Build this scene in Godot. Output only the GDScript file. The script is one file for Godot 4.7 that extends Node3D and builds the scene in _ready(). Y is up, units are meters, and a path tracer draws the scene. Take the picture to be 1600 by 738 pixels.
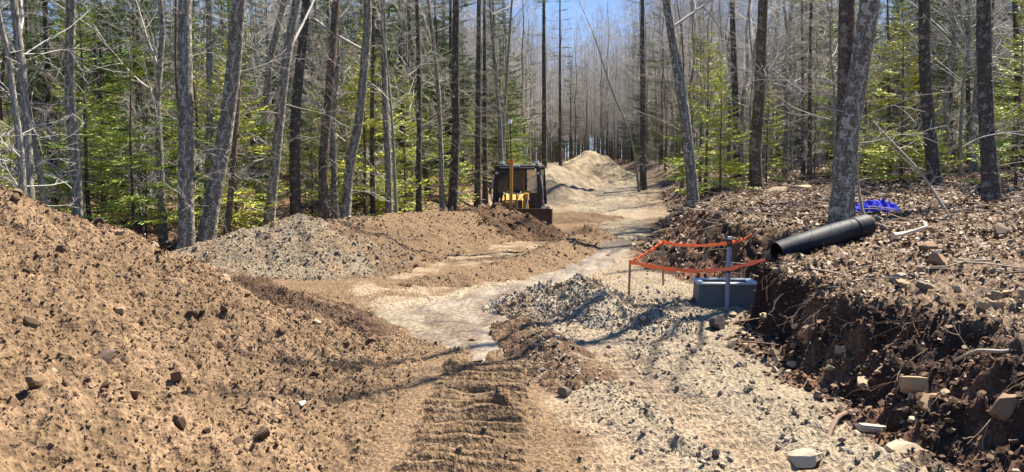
extends Node3D
# A dirt road being cut through spring woods: soil piles, a small bulldozer, a buried utility box behind flagging tape.
# Plan coordinates: x to the right, d = distance ahead of the camera (z = -d). All lengths in metres.

# name, label, bark, distance, radius at the foot, habit, outline of the stem [x, y] from foot upwards
const TREES = [
	["maple_tree", "slim pale grey trunk at the extreme left edge leaning over the soil pile", 3, 14.5, 0.073, 0, [[-8.03, 1.06], [-8.09, 1.96], [-8.21, 3.03], [-8.26, 3.6], [-8.45, 4.96]]],
	["maple_tree", "lichen-grey leaning trunk second from the left edge behind the tall soil pile", 3, 15.0, 0.092, 0, [[-8.15, 0.7], [-8.16, 1.4], [-8.27, 3.07], [-8.41, 4.64], [-8.44, 5.06]]],
	["maple_tree", "thin pale trunk third from the left edge curving down behind the soil pile", 3, 15.5, 0.067, 0, [[-7.99, 0.66], [-8.14, 1.78], [-8.32, 3.1], [-8.45, 4.73], [-8.49, 5.16]]],
	["maple_tree", "grey slightly wavy trunk rising alone just behind the crest of the soil pile", 0, 17.0, 0.123, 0, [[-8.47, 0.53], [-8.43, 2.0], [-8.43, 3.21], [-8.22, 5.0], [-8.16, 5.47]]],
	["birch_sapling", "thin wavy reddish-brown stem hugging the straight grey trunk behind the gravel heap", 2, 18.3, 0.053, 0, [[-6.79, -0.05], [-6.77, 1.34], [-6.88, 2.78], [-6.95, 3.95], [-6.89, 5.23], [-6.9, 5.73]]],
	["maple_tree", "straight grey-green trunk standing at the left end of the pale gravel heap", 0, 18.0, 0.169, 0, [[-6.62, -0.06], [-6.54, 1.35], [-6.48, 3.28], [-6.5, 5.17], [-6.5, 5.92]]],
	["maple_tree", "grey trunk standing behind and between the straight and the curved trunks", 0, 22.0, 0.119, 0, [[-7.61, 0.41], [-7.49, 2.79], [-7.46, 5.88], [-7.45, 6.79]]],
	["maple_tree", "thick mottled trunk curving right as it rises beside the straight grey-green trunk", 0, 18.2, 0.184, 0, [[-6.47, -0.0], [-6.24, 1.08], [-5.97, 2.39], [-5.68, 3.94], [-5.51, 5.21], [-5.39, 5.96]]],
	["fir_tree", "short mossy green stem just right of the thick curved trunk by the gravel heap", 2, 19.5, 0.077, 1, [[-6.36, 0.17], [-6.14, 2.0], [-6.01, 3.8], [-5.94, 5.17]]],
	["maple_tree", "dark trunk with pale right rim leaning right above the gravel heap crest", 0, 20.5, 0.133, 0, [[-5.72, 0.0], [-5.5, 1.26], [-5.29, 2.73], [-5.13, 4.07], [-4.88, 5.62], [-4.71, 6.47]]],
	["maple_tree", "grey trunk kinked outward behind the leaning trunk with the pale rim", 0, 24.5, 0.124, 0, [[-7.02, 0.06], [-6.91, 1.12], [-6.78, 2.88], [-6.61, 4.78], [-6.24, 6.32], [-6.08, 7.34]]],
	["spruce_tree", "dark straight spruce trunk just right of the leaning trunk with the pale rim", 1, 23.0, 0.149, 1, [[-5.56, 0.09], [-5.57, 2.82], [-5.29, 6.06], [-5.22, 7.01]]],
	["maple_tree", "brown upright trunk behind the join of gravel heap and sand windrow", 2, 23.5, 0.144, 0, [[-4.97, -0.0], [-4.93, 2.0], [-4.79, 3.67], [-4.62, 6.14], [-4.53, 7.12]]],
	["forked_maple_tree", "grey trunk forking into two upright stems behind the sand windrow", 0, 23.5, 0.144, 0, [[-4.51, -0.07], [-4.31, 1.83], [-4.09, 2.84], [-3.81, 5.33], [-3.78, 6.14], [-3.75, 7.12]]],
	["spruce_tree", "thin dark pole right of the forked trunk behind the sand windrow", 1, 26.5, 0.086, 1, [[-4.18, -0.1], [-4.12, 2.95], [-4.05, 6.67], [-4.0, 7.77]]],
	["maple_tree", "dark trunk with a thin pale stem beside it behind the sand windrow", 0, 25.0, 0.117, 0, [[-3.44, -0.02], [-3.47, 2.0], [-3.57, 3.78], [-3.61, 6.41], [-3.63, 7.45]]],
	["birch_sapling", "thin pale stem leaning against the dark trunk behind the sand windrow", 3, 24.6, 0.053, 0, [[-3.15, 0.08], [-3.28, 2.53], [-3.42, 4.27], [-3.66, 6.34], [-3.75, 7.36]]],
	["spruce_tree", "slender dark pole above the highest part of the sand windrow", 1, 27.0, 0.107, 1, [[-2.81, 0.01], [-2.81, 2.0], [-2.8, 3.92], [-2.87, 6.76], [-2.9, 7.88]]],
	["maple_tree", "slender grey trunk bending left as it rises, left of the darkest pole", 0, 27.5, 0.099, 0, [[-2.13, 0.02], [-2.21, 2.59], [-2.31, 4.54], [-2.57, 6.85], [-2.68, 7.99]]],
	["spruce_tree", "darkest pole left of the bulldozer with a bend near its foot", 1, 27.5, 0.159, 1, [[-1.93, 0.12], [-1.72, 2.98], [-1.73, 3.96], [-1.69, 6.85], [-1.69, 7.99]]],
	["maple_tree", "short brown leaning trunk deep behind the slender pole above the windrow", 2, 35.0, 0.126, 0, [[-3.23, 1.12], [-3.64, 3.25], [-3.8, 4.74], [-3.98, 6.71]]],
	["spruce_tree", "straight dark pole left of the bulldozer's antenna, nearer the windrow", 1, 36.0, 0.143, 1, [[-1.4, 1.23], [-1.32, 8.35], [-1.32, 9.84]]],
	["spruce_tree", "straight dark pole left of the bulldozer's antenna, nearer the antenna", 1, 39.0, 0.127, 1, [[-1.18, 1.16], [-1.19, 8.88], [-1.18, 10.5]]],
	["maple_tree", "thin trunk bending right into a tight V behind the bulldozer's antenna", 0, 38.0, 0.123, 0, [[-0.44, 1.32], [-0.49, 2.95], [-0.68, 5.51], [-0.94, 8.7], [-1.13, 10.28]]],
	["maple_tree", "thin trunk leaning right, the right stem of the V behind the antenna", 0, 38.4, 0.097, 0, [[-0.39, 1.31], [-0.36, 3.1], [-0.22, 5.55], [0.0, 8.77], [0.16, 10.37]]],
	["spruce_tree", "straight spruce pole right of the bulldozer cab, left of the far sand mound", 1, 45.0, 0.146, 1, [[1.65, 1.42], [1.59, 9.94], [1.59, 11.8]]],
	["spruce_tree", "thinner pole between the cab-side spruce pole and the far sand mound", 1, 52.0, 0.113, 1, [[2.84, 1.7], [2.77, 8.99], [2.75, 13.33]]],
	["spruce_tree", "straight nearly black spruce trunk just right of the far sand mound", 1, 46.0, 0.183, 1, [[6.79, 1.34], [6.61, 10.11], [6.55, 12.02]]],
	["birch_sapling", "pale thin sapling leaning far left beside the black spruce trunk", 3, 44.5, 0.064, 0, [[6.43, 1.62], [5.91, 3.11], [4.92, 5.48], [4.11, 7.99], [3.31, 9.85]]],
	["maple_tree", "smooth grey trunk leaning left, alone at the edge of the leaf-covered mound", 0, 24.0, 0.156, 0, [[4.96, 0.36], [4.8, 1.66], [4.59, 3.2], [4.36, 4.55], [4.11, 6.23], [4.0, 7.23]]],
	["cedar_tree", "dark reddish shaggy trunk standing on the leaf-covered mound behind the flagging tape", 2, 27.0, 0.195, 0, [[7.49, 0.64], [7.44, 2.39], [7.52, 3.92], [7.49, 6.76], [7.5, 7.88]]],
	["spruce_tree", "dark pole left of and behind the reddish shaggy trunk", 1, 34.0, 0.147, 1, [[8.62, 1.27], [8.49, 5.14], [8.33, 8.0], [8.27, 9.41]]],
	["spruce_tree", "slim dark pole between the shaggy trunk and the thick twin trunks", 1, 33.0, 0.083, 1, [[10.8, 1.05], [10.63, 7.82], [10.62, 9.19]]],
	["spruce_tree", "slim pole leaning left nearest the left side of the thick twin trunks", 1, 30.0, 0.087, 1, [[9.99, 0.92], [10.0, 4.56], [10.03, 7.29], [10.09, 8.54]]],
	["maple_tree", "dark brown left stem of the thick twin trunks above the black pipe", 2, 15.1, 0.163, 0, [[5.58, 0.89], [5.56, 2.0], [5.58, 3.4], [5.61, 4.66], [5.64, 5.29]]],
	["maple_tree", "lichen-mottled right stem of the thick twin trunks above the black pipe", 0, 14.6, 0.184, 0, [[5.49, 0.93], [5.54, 2.21], [5.64, 3.35], [5.75, 4.58], [5.81, 5.18]]],
	["spruce_tree", "thick dark spruce trunk behind and right of the blue tarp", 1, 24.0, 0.182, 1, [[11.49, 1.22], [11.32, 2.86], [11.18, 4.22], [11.01, 6.23], [10.94, 7.23]]],
	["spruce_tree", "thick dark spruce trunk nearest the right edge with drooping twigs", 1, 18.0, 0.169, 1, [[9.73, 0.86], [9.62, 3.15], [9.53, 5.17], [9.5, 5.92]]],
	["spruce_tree", "slim dark pole right behind the lichen-mottled trunk", 1, 30.0, 0.076, 1, [[12.7, 1.57], [12.55, 7.29], [12.51, 8.54]]],
	["maple_tree", "slim trunk right of the spruce behind the tarp, leaning left upward", 2, 32.0, 0.104, 0, [[15.89, 1.54], [15.51, 6.3], [15.36, 7.64], [15.24, 8.97]]],
	["spruce_tree", "slim dark pole just left of the thick spruce by the right edge", 1, 34.0, 0.110, 1, [[17.42, 1.51], [17.21, 8.0], [17.15, 9.41]]],
	["spruce_tree", "dark pole at the extreme right edge", 1, 26.0, 0.113, 1, [[14.81, 1.07], [14.6, 6.58], [14.56, 7.67]]],
]

class Mb:
	var v := PackedVector3Array()
	var n := PackedVector3Array()
	var t := PackedVector2Array()
	var c := PackedColorArray()
	var i := PackedInt32Array()
	func tri(a: Vector3, b: Vector3, d: Vector3, col := Color.WHITE) -> void:
		var nn := (d - a).cross(b - a).normalized()
		var k := v.size()
		v.append(a); v.append(b); v.append(d)
		n.append(nn); n.append(nn); n.append(nn)
		t.append(Vector2(0, 0)); t.append(Vector2(1, 0)); t.append(Vector2(1, 1))
		c.append(col); c.append(col); c.append(col)
		i.append(k); i.append(k + 1); i.append(k + 2)
	func quad(a: Vector3, b: Vector3, d: Vector3, e: Vector3, col := Color.WHITE) -> void:
		var nn := (d - a).cross(b - a).normalized()
		var k := v.size()
		v.append(a); v.append(b); v.append(d); v.append(e)
		for q in 4:
			n.append(nn); c.append(col)
		t.append(Vector2(0, 0)); t.append(Vector2(1, 0)); t.append(Vector2(1, 1)); t.append(Vector2(0, 1))
		i.append(k); i.append(k + 1); i.append(k + 2); i.append(k); i.append(k + 2); i.append(k + 3)
	# a polygon turned so that it faces away from the point "inside"
	func face(p: Array, inside: Vector3, col := Color.WHITE) -> void:
		var mid := Vector3.ZERO
		for q in p: mid += q
		mid /= p.size()
		var nn: Vector3 = (p[2] - p[0]).cross(p[1] - p[0])
		var pp := p.duplicate()
		if nn.dot(mid - inside) < 0: pp.reverse()
		for k in range(1, pp.size() - 1):
			tri(pp[0], pp[k], pp[k + 1], col)
	func tube(p: PackedVector3Array, r: PackedFloat32Array, sides: int, col := Color.WHITE, capped := false, rough := 0.0, seed_at := 0.0) -> void:
		var m := p.size()
		var first := v.size()
		var ref := Vector3.UP
		if absf((p[m - 1] - p[0]).normalized().y) > 0.8: ref = Vector3.RIGHT
		var along := 0.0
		for k in m:
			var tan := (p[mini(k + 1, m - 1)] - p[maxi(k - 1, 0)]).normalized()
			var a := tan.cross(ref).normalized()
			var b := a.cross(tan)
			if k > 0: along += p[k].distance_to(p[k - 1])
			for s in sides + 1:
				var w := TAU * (s % sides) / sides
				var o := a * cos(w) + b * sin(w)
				var rr := r[k]
				if rough > 0.0: rr *= 1.0 + rough * (sin(w * 3.0 + seed_at + along * 1.3) * 0.5 + sin(w * 5.0 + seed_at * 2.0 - along * 3.1) * 0.35 + sin(w * 2.0 + along * 6.0 + seed_at) * 0.3)
				v.append(p[k] + o * rr); n.append(o); c.append(col)
				t.append(Vector2(float(s) / sides, along))
		for k in m - 1:
			for s in sides:
				var q := first + k * (sides + 1) + s
				i.append(q); i.append(q + 1); i.append(q + sides + 1)
				i.append(q + 1); i.append(q + sides + 2); i.append(q + sides + 1)
		if capped:
			for e in [0, m - 1]:
				var ring := []
				for s in sides: ring.append(v[first + e * (sides + 1) + s])
				face(ring, p[1] if e == 0 else p[m - 2], col)
	# a box with chamfered edges
	func box(at: Vector3, size: Vector3, bev := 0.01, col := Color.WHITE, turn := Basis()) -> void:
		var h := size / 2
		var pt := func(sx, sy, sz, ax):
			var q := Vector3(sx * (h.x - (0.0 if ax == 0 else bev)), sy * (h.y - (0.0 if ax == 1 else bev)), sz * (h.z - (0.0 if ax == 2 else bev)))
			return at + turn * q
		for s in [-1, 1]:
			face([pt.call(s, -1, -1, 0), pt.call(s, 1, -1, 0), pt.call(s, 1, 1, 0), pt.call(s, -1, 1, 0)], at, col)
			face([pt.call(-1, s, -1, 1), pt.call(1, s, -1, 1), pt.call(1, s, 1, 1), pt.call(-1, s, 1, 1)], at, col)
			face([pt.call(-1, -1, s, 2), pt.call(1, -1, s, 2), pt.call(1, 1, s, 2), pt.call(-1, 1, s, 2)], at, col)
		for s in [-1, 1]:
			for u in [-1, 1]:
				face([pt.call(s, u, -1, 0), pt.call(s, u, 1, 0), pt.call(s, u, 1, 1), pt.call(s, u, -1, 1)], at, col)
				face([pt.call(s, -1, u, 0), pt.call(s, 1, u, 0), pt.call(s, 1, u, 2), pt.call(s, -1, u, 2)], at, col)
				face([pt.call(-1, s, u, 1), pt.call(1, s, u, 1), pt.call(1, s, u, 2), pt.call(-1, s, u, 2)], at, col)
				for w in [-1, 1]:
					face([pt.call(s, u, w, 0), pt.call(s, u, w, 1), pt.call(s, u, w, 2)], at, col)
	func surface(mesh: ArrayMesh, mat: Material) -> void:
		if v.is_empty(): return
		var a := []
		a.resize(Mesh.ARRAY_MAX)
		a[Mesh.ARRAY_VERTEX] = v; a[Mesh.ARRAY_NORMAL] = n; a[Mesh.ARRAY_TEX_UV] = t; a[Mesh.ARRAY_COLOR] = c; a[Mesh.ARRAY_INDEX] = i
		mesh.add_surface_from_arrays(Mesh.PRIMITIVE_TRIANGLES, a)
		mesh.surface_set_material(mesh.get_surface_count() - 1, mat)
	func mesh(mat: Material) -> ArrayMesh:
		var m := ArrayMesh.new()
		surface(m, mat)
		return m

var rng := RandomNumberGenerator.new()
var M := {}
var used := {}
var nz := FastNoiseLite.new()      # broad lumps
var nm := FastNoiseLite.new()      # middle
var nf := FastNoiseLite.new()      # fine
var nc := FastNoiseLite.new()      # clods
var ground: MeshInstance3D
var rocks: Array[ArrayMesh] = []
var heaps := []

# ------------------------------------------------------------------ naming
func numbered(called: String) -> String:
	if not used.has(called):
		used[called] = 0
		return called
	used[called] += 1
	return "%s_%03d" % [called, used[called]]

func tag(o: Node, label := "", category := "", group := "", kind := "") -> Node:
	if label: o.set_meta("label", label)
	if category: o.set_meta("category", category)
	if group: o.set_meta("group", group)
	if kind: o.set_meta("kind", kind)
	return o

func thing(called: String, label: String, category: String, at := Vector3.ZERO, turn := 0.0, group := "") -> Node3D:
	var o := Node3D.new()
	o.name = numbered(called)
	add_child(o)
	o.position = at
	o.rotation.y = turn
	tag(o, label, category, group)
	return o

func part(called: String, mesh: Mesh, parent: Node, at := Vector3.ZERO) -> MeshInstance3D:
	var o := MeshInstance3D.new()
	o.mesh = mesh
	o.name = numbered(called) if parent == self else called
	parent.add_child(o, true)
	o.position = at
	return o

func ran(a: float, b: float) -> float:
	return rng.randf_range(a, b)

# ------------------------------------------------------------------ shape of the land
func curve(d: float, p: Array) -> float:
	if d <= p[0]: return p[1]
	var k := 2
	while k < p.size():
		if d <= p[k]:
			var u: float = (d - p[k - 2]) / (p[k] - p[k - 2])
			u = u * u * (3.0 - 2.0 * u)
			return lerpf(p[k - 1], p[k + 1], u)
		k += 2
	return p[p.size() - 1]

const ROAD = [0.0, 0.0, 12.0, 0.0, 20.0, -0.15, 30.0, -0.5, 36.0, -0.32, 46.0, 0.45, 60.0, 1.1, 100.0, 1.72, 160.0, 2.1, 300.0, 3.0]
const LEFT_FLOOR = [0.0, -0.1, 22.0, -0.05, 30.0, 0.25, 38.0, 0.8, 48.0, 1.15, 70.0, 1.5, 100.0, 1.75, 160.0, 2.2, 300.0, 3.0]
const LEFT_EDGE = [0.0, -4.6, 20.0, -4.6, 25.0, -3.4, 30.0, -2.2, 38.0, -1.2, 46.0, 0.4, 60.0, 2.2, 100.0, 3.5]
const BANK_EDGE = [4.0, 2.72, 5.5, 2.75, 6.3, 2.72, 7.4, 2.82, 8.1, 2.55, 9.5, 2.72, 10.8, 3.0, 11.25, 3.12, 11.75, 3.95, 13.6, 4.1, 14.6, 3.2, 17.0, 2.75, 20.0, 2.85, 25.0, 3.7, 30.0, 4.9, 40.0, 7.0, 52.0, 8.6, 100.0, 10.0]
const BANK_WIDTH = [4.0, 1.05, 7.4, 0.95, 8.8, 0.55, 9.6, 0.4, 10.2, 0.28, 11.5, 0.28, 13.0, 0.8, 15.0, 1.6, 20.0, 1.9, 30.0, 2.4]

func sstep(a: float, b: float, x: float) -> float:
	var u := clampf((x - a) / (b - a), 0.0, 1.0)
	return u * u * (3.0 - 2.0 * u)

func bank_in(x: float, d: float) -> float:
	return x - curve(d, BANK_EDGE) + 0.28 * nz.get_noise_2d(x * 2.6, d * 2.6) + 0.16 * nm.get_noise_2d(x, d)

func base(x: float, d: float) -> float:
	var y := curve(d, ROAD)
	if x < 3.0:
		var w := 1.0 - sstep(-1.2, 0.6, x - curve(d, LEFT_EDGE))
		if w > 0.0: y = lerpf(y, curve(d, LEFT_FLOOR) + 0.06 * minf(0.0, x + 6.0) * 0.3, w)
	if x > 1.5:
		var e := bank_in(x, d)
		if e > 0.0:
			var w := sstep(0.0, curve(d, BANK_WIDTH), e)
			var top := 0.84 + 0.05 * clampf(x - 5.0, -2.0, 14.0) + 0.013 * clampf(d - 15.0, -2.0, 60.0)
			if d < 12.0: top -= 0.06 * sstep(9.0, 6.0, d)
			y = maxf(y, lerpf(y, top, w))
	return y

# grouser marks pressed by the dozer's tracks: [x, d] along the run, half width, depth
const TRACKS = [
	[[[-0.36, 4.4], [-0.33, 5.6], [-0.3, 7.0], [-0.22, 9.0]], 0.42, 0.15],
	[[[0.92, 9.0], [1.08, 8.4], [1.5, 6.2], [1.85, 5.4], [2.1, 4.6]], 0.26, 0.08],
	[[[-1.3, 9.7], [-1.0, 10.6], [-0.55, 12.0]], 0.3, 0.08],
	[[[0.05, 9.4], [0.2, 10.6], [0.35, 12.2]], 0.27, 0.08],
	[[[0.75, 4.4], [0.66, 5.6], [0.45, 7.6]], 0.26, 0.045],
]
func tracks(x: float, d: float) -> float:
	var h := 0.0
	for q in TRACKS:
		var p: Array = q[0]
		var run := 0.0
		for k in p.size() - 1:
			var a := Vector2(p[k][0], p[k][1])
			var b := Vector2(p[k + 1][0], p[k + 1][1])
			var l := a.distance_to(b)
			var dirn := (b - a) / l
			var o := Vector2(x, d) - a
			var s := o.dot(dirn)
			if s >= 0.0 and s < l:
				var side := absf(o.cross(dirn))
				var fade := 1.0
				if k == p.size() - 2: fade = sstep(0.0, 0.7, l - s + 0.25 * nm.get_noise_2d(x, d))
				if k == 0: fade *= sstep(-0.1, 0.4, s + 0.25 * nm.get_noise_2d(x, d))
				fade *= sstep(-0.62, -0.2, nz.get_noise_2d(x * 3.0 + 31.0, d * 3.0) + 0.4 * nm.get_noise_2d(x * 0.6, d * 0.6))
				var w: float = (1.0 - sstep(q[1] * 0.86, q[1] * 1.08, side + 0.05 * nm.get_noise_2d(x * 0.8, d * 0.8))) * fade
				if w > 0.0:
					var ph := 1.0 - fposmod((run + s + 0.012 * nm.get_noise_2d(x * 0.5, d * 0.5)) * (1.0 if b.y > a.y else -1.0) / 0.17, 1.0)
					h += w * (q[2] * (0.5 + 0.5 * nm.get_noise_2d(x * 0.5 + 9.0, d * 0.5) + 0.35) * (ph if ph < 0.72 else (1.0 - ph) * 2.6) - 0.02)
				elif side < q[1] * 1.5:
					h += 0.016 * (1.0 - absf(side / q[1] - 1.25) * 4.0)
			run += l
	return h

func detail(x: float, d: float, amp: float) -> float:
	var h := 0.05 * nz.get_noise_2d(x * 2.0, d * 2.0) + amp * (0.5 * nm.get_noise_2d(x, d) + 0.6 * nf.get_noise_2d(x, d) - 0.4 * maxf(0.0, nc.get_noise_2d(x, d) + 0.3))
	return h

# how loose and lumpy the open ground is
func rough_at(x: float, d: float) -> float:
	var bi := bank_in(x, d)
	if bi > -0.1: return 0.15 if d < 24.0 else 0.12
	if d > 19.0 and d < 25.0 and absf(x - 2.45) < 1.0: return 0.01
	if d > 9.0 and d < 19.5 and absf(x - curve(d, [9.0, -0.35, 11.5, -0.9, 13.0, -0.15, 15.3, 0.75, 18.0, 1.5, 19.5, 1.8])) < curve(d, [9.0, 0.5, 11.5, 1.1, 15.0, 0.5]): return 0.018
	return 0.04 + 0.06 * sstep(0.05, 0.5, nz.get_noise_2d(x * 0.8 + 40.0, d * 0.8)) + 0.05 * gravelly(x, d)

func gravelly(x: float, d: float) -> float:
	# the pale stony spill that runs from the ridge to the lower right corner, and the stony floor below the bank
	if d > 15.0: return 0.0
	var c := curve(d, [4.0, 1.55, 5.5, 1.25, 7.0, 0.88, 8.3, 0.5, 9.2, 0.4, 12.0, 0.7])
	var a := 1.0 - sstep(0.12, 0.42, absf(x - c) + 0.1 * nm.get_noise_2d(x * 0.6, d * 0.6))
	var c2 := curve(d, [4.0, 2.5, 5.5, 2.25, 7.5, 1.75, 9.5, 1.6, 12.0, 2.0])
	var b := 0.75 * (1.0 - sstep(0.3, 0.75, absf(x - c2) + 0.25 * nz.get_noise_2d(x * 2.0, d * 2.0)))
	return maxf(a, b) * (1.0 - in_band(x, d))

# the tan strip pressed flat by the right-hand track
func in_band(x: float, d: float) -> float:
	if d > 9.2: return 0.0
	return 1.0 - sstep(0.18, 0.34, absf(x - curve(d, [4.6, 2.1, 5.4, 1.85, 6.2, 1.5, 8.4, 1.08, 9.0, 0.92])) + 0.08 * nm.get_noise_2d(x, d))

const RUN = [7.0, -0.3, 9.0, -0.35, 11.5, -0.75, 13.0, -0.05, 15.3, 0.8, 18.0, 1.55, 22.0, 2.4, 26.0, 3.0, 30.0, 3.6]
const RUN_WIDTH = [8.8, 0.25, 10.0, 0.7, 11.5, 1.05, 13.0, 0.75, 15.0, 0.5, 22.0, 0.6, 26.0, 0.7]
# 1 in the middle of the wet run, 0 at its edge, below 0 outside
func in_run(x: float, d: float) -> float:
	if d < 8.6 or d > 27.0: return -1.0
	var w := curve(d, RUN_WIDTH)
	return 1.0 - (absf(x - curve(d, RUN)) + 0.16 * nm.get_noise_2d(x * 0.5, d * 0.35) + 0.1 * nz.get_noise_2d(x * 3.0, d * 3.0)) / w - sstep(25.0, 27.0, d) - sstep(9.4, 8.6, d)

func silt(x: float, d: float) -> float:
	var u := (x - curve(d, RUN)) / curve(d, RUN_WIDTH) + 0.12 * nz.get_noise_2d(x, d)
	var rut := exp(-pow((u - 0.35) * 7.0, 2.0)) + exp(-pow((u + 0.4) * 7.0, 2.0))
	return base(x, d) + 0.004 + 0.016 * nz.get_noise_2d(x * 2.5, d * 2.0) + 0.008 * nm.get_noise_2d(x * 1.4 - d * 0.5, d * 0.5) + 0.008 * nf.get_noise_2d(x, d) * sstep(-0.2, 0.3, nz.get_noise_2d(x * 3.0, d * 3.0 + 5.0)) - 0.05 * rut * (0.6 + nz.get_noise_2d(x * 2.0 + 3.0, d))

func land(x: float, d: float) -> float:
	var y := base(x, d)
	if d > 8.6 and d < 27.0:
		var q := in_run(x, d)
		if q > -0.1: return minf(silt(x, d), y) - 0.05 * sstep(-0.1, 0.15, q) + (1.0 - sstep(-0.1, 0.15, q)) * (0.05 + detail(x, d, 0.05))
	if d < 12.6 and x < 2.6:
		var tr := tracks(x, d)
		y += tr + detail(x, d, rough_at(x, d) * (0.22 if tr != 0.0 else 1.0))
	elif d < 60.0:
		y += detail(x, d, rough_at(x, d))
	if d < 14.0 and x > -1.0: y += 0.07 * gravelly(x, d)
	return y

# a heap: ridge line [x, d, height], slope, rounding at the crest
func heap_at(h: Dictionary, x: float, d: float) -> float:
	var b: Rect2 = h.box
	if not b.has_point(Vector2(x, d)): return -1.0
	var best := -9.0
	var wob: float = h.wob * nz.get_noise_2d(x * 2.2 + h.seed, d * 2.2) + 0.5 * h.wob * nm.get_noise_2d(x * 0.5, d * 0.5 + h.seed)
	var p: Array = h.line
	for k in maxi(1, p.size() - 1):
		var a := Vector2(p[k][0], p[k][1])
		var e: Array = p[mini(k + 1, p.size() - 1)]
		var c := Vector2(e[0], e[1])
		var u := 0.0
		if a != c: u = clampf((Vector2(x, d) - a).dot(c - a) / (c - a).length_squared(), 0.0, 1.0)
		var dist := a.lerp(c, u).distance_to(Vector2(x, d)) + wob
		var hh: float = lerpf(p[k][2], e[2], u) - h.slope * (sqrt(dist * dist + h.round * h.round) - h.round)
		best = maxf(best, hh)
	# loose toe: the last 25 cm run out flatter
	if best < 0.25: best = best * 0.62 + 0.095 if best > -0.25 else best + 0.19
	if h.has("cut"):
		var w := 0.0
		w = h.cut.call(x, d)
		best = lerpf(best, minf(best, h.cut_height), w)
	return best

func heap_rough(h: Dictionary, x: float, d: float) -> float:
	var r: float = h.rough
	return r * (0.5 * nm.get_noise_2d(x + h.seed, d) + 0.7 * nf.get_noise_2d(x, d + h.seed) - 0.7 * maxf(0.0, nc.get_noise_2d(x, d + h.seed) + 0.25)) + 0.04 * nz.get_noise_2d(x * 3.0 + h.seed, d * 3.0)

# highest loose surface at a place
func surf(x: float, d: float) -> float:
	var y := land(x, d)
	var b := -99.0
	for h in heaps:
		var q := heap_at(h, x, d)
		if q > 0.0: b = maxf(b, base(x, d) + q + heap_rough(h, x, d))
	return maxf(y, b)

func on_heap(x: float, d: float) -> bool:
	for h in heaps:
		if heap_at(h, x, d) > 0.0: return true
	return false

# ------------------------------------------------------------------ colours of the soil (linear)
const SAND := Color(0.205, 0.134, 0.074)
const SAND_PALE := Color(0.32, 0.235, 0.148)
const GRAVEL := Color(0.285, 0.226, 0.15)
const MUD := Color(0.35, 0.28, 0.188)
const DARK := Color(0.06, 0.035, 0.023)
const LITTER := Color(0.17, 0.115, 0.07)

func ground_color(x: float, d: float) -> Color:
	var a := nz.get_noise_2d(x * 2.0, d * 2.0)
	var b := nm.get_noise_2d(x * 0.6, d * 0.6)
	var w := 0.25 * a + 0.12 * b
	var col := SAND_PALE
	# pale wet wheel run from the left of the ridge up to the puddle
	var run := curve(d, [7.0, -0.3, 9.0, -0.35, 11.5, -0.9, 13.0, -0.15, 15.3, 0.75, 18.0, 1.5, 22.0, 2.35, 30.0, 3.6, 40.0, 4.2, 60.0, 5.0])
	var wide := curve(d, [7.0, 0.3, 9.0, 0.7, 11.5, 1.3, 15.0, 0.55, 22.0, 0.6, 30.0, 1.2, 60.0, 3.0])
	col = col.lerp(MUD, 1.0 - sstep(wide * 0.8, wide * 1.15, absf(x - run) + w * 0.6))
	# brown sand lane between windrow and berm
	if d > 12.0 and d < 30.0: col = col.lerp(SAND.lerp(SAND_PALE, sstep(-0.2, 0.4, a + b)), (1.0 - sstep(-0.15, 0.1, x - (run - wide * 0.95) + w * 0.5)) * sstep(12.0, 13.0, d))
	# brown sand dragged off the pile
	var toe := curve(d, [4.0, 0.75, 6.0, 0.6, 7.5, 0.3, 9.0, -0.1, 10.0, -0.9, 11.0, -1.6, 13.0, -2.4])
	col = col.lerp(SAND, 1.0 - sstep(-0.12, 0.15, x - toe + w * 0.8))
	if d > 26.0 and d < 38.0: col = col.lerp(SAND, (1.0 - sstep(1.7, 2.6, absf(x - 0.9) + w)) * (1.0 - sstep(35.0, 37.0, d)))
	# stony floor right of the tracks
	if x > 0.3 and d < 24.0:
		var e: float = curve(d, [4.0, 2.0, 5.5, 1.55, 7.0, 1.05, 8.5, 0.7, 11.0, 0.6, 13.0, 0.9, 16.0, 1.55, 24.0, 3.0])
		col = col.lerp(GRAVEL, 0.85 * sstep(-0.1, 0.35, x - e + w))
	col = col.lerp(GRAVEL, gravelly(x, d))
	col = col.lerp(SAND_PALE, 0.8 * in_band(x, d))
	# left wood floor
	var l := x - curve(d, LEFT_EDGE)
	var fl := 1.0 - sstep(-0.9, 0.2, l + w)
	if fl > 0.0: col = col.lerp(LITTER.lerp(Color(0.27, 0.17, 0.09), sstep(-0.1, 0.4, a) * sstep(26.0, 34.0, d)), fl)
	# cut bank: dark humus at the edge, leaf litter on top
	if x > 1.2:
		var k := bank_in(x, d) + w * 0.4
		if k > -0.35:
			var soil := DARK.lerp(Color(0.17, 0.09, 0.05), sstep(-0.1, 0.5, b + a))
			col = col.lerp(soil, sstep(-0.3, 0.0, k) * (0.45 if d > 30.0 else 1.0))
			var wdt := curve(d, BANK_WIDTH)
			var top := Color(0.23, 0.16, 0.1).lerp(LITTER, sstep(-0.3, 0.3, a + b))
			col = col.lerp(top, sstep(wdt * 0.75, wdt * 1.1, k))
	var g := 1.0 + 0.16 * b + 0.1 * a
	return Color(col.r * g, col.g * g, col.b * g)

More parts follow.
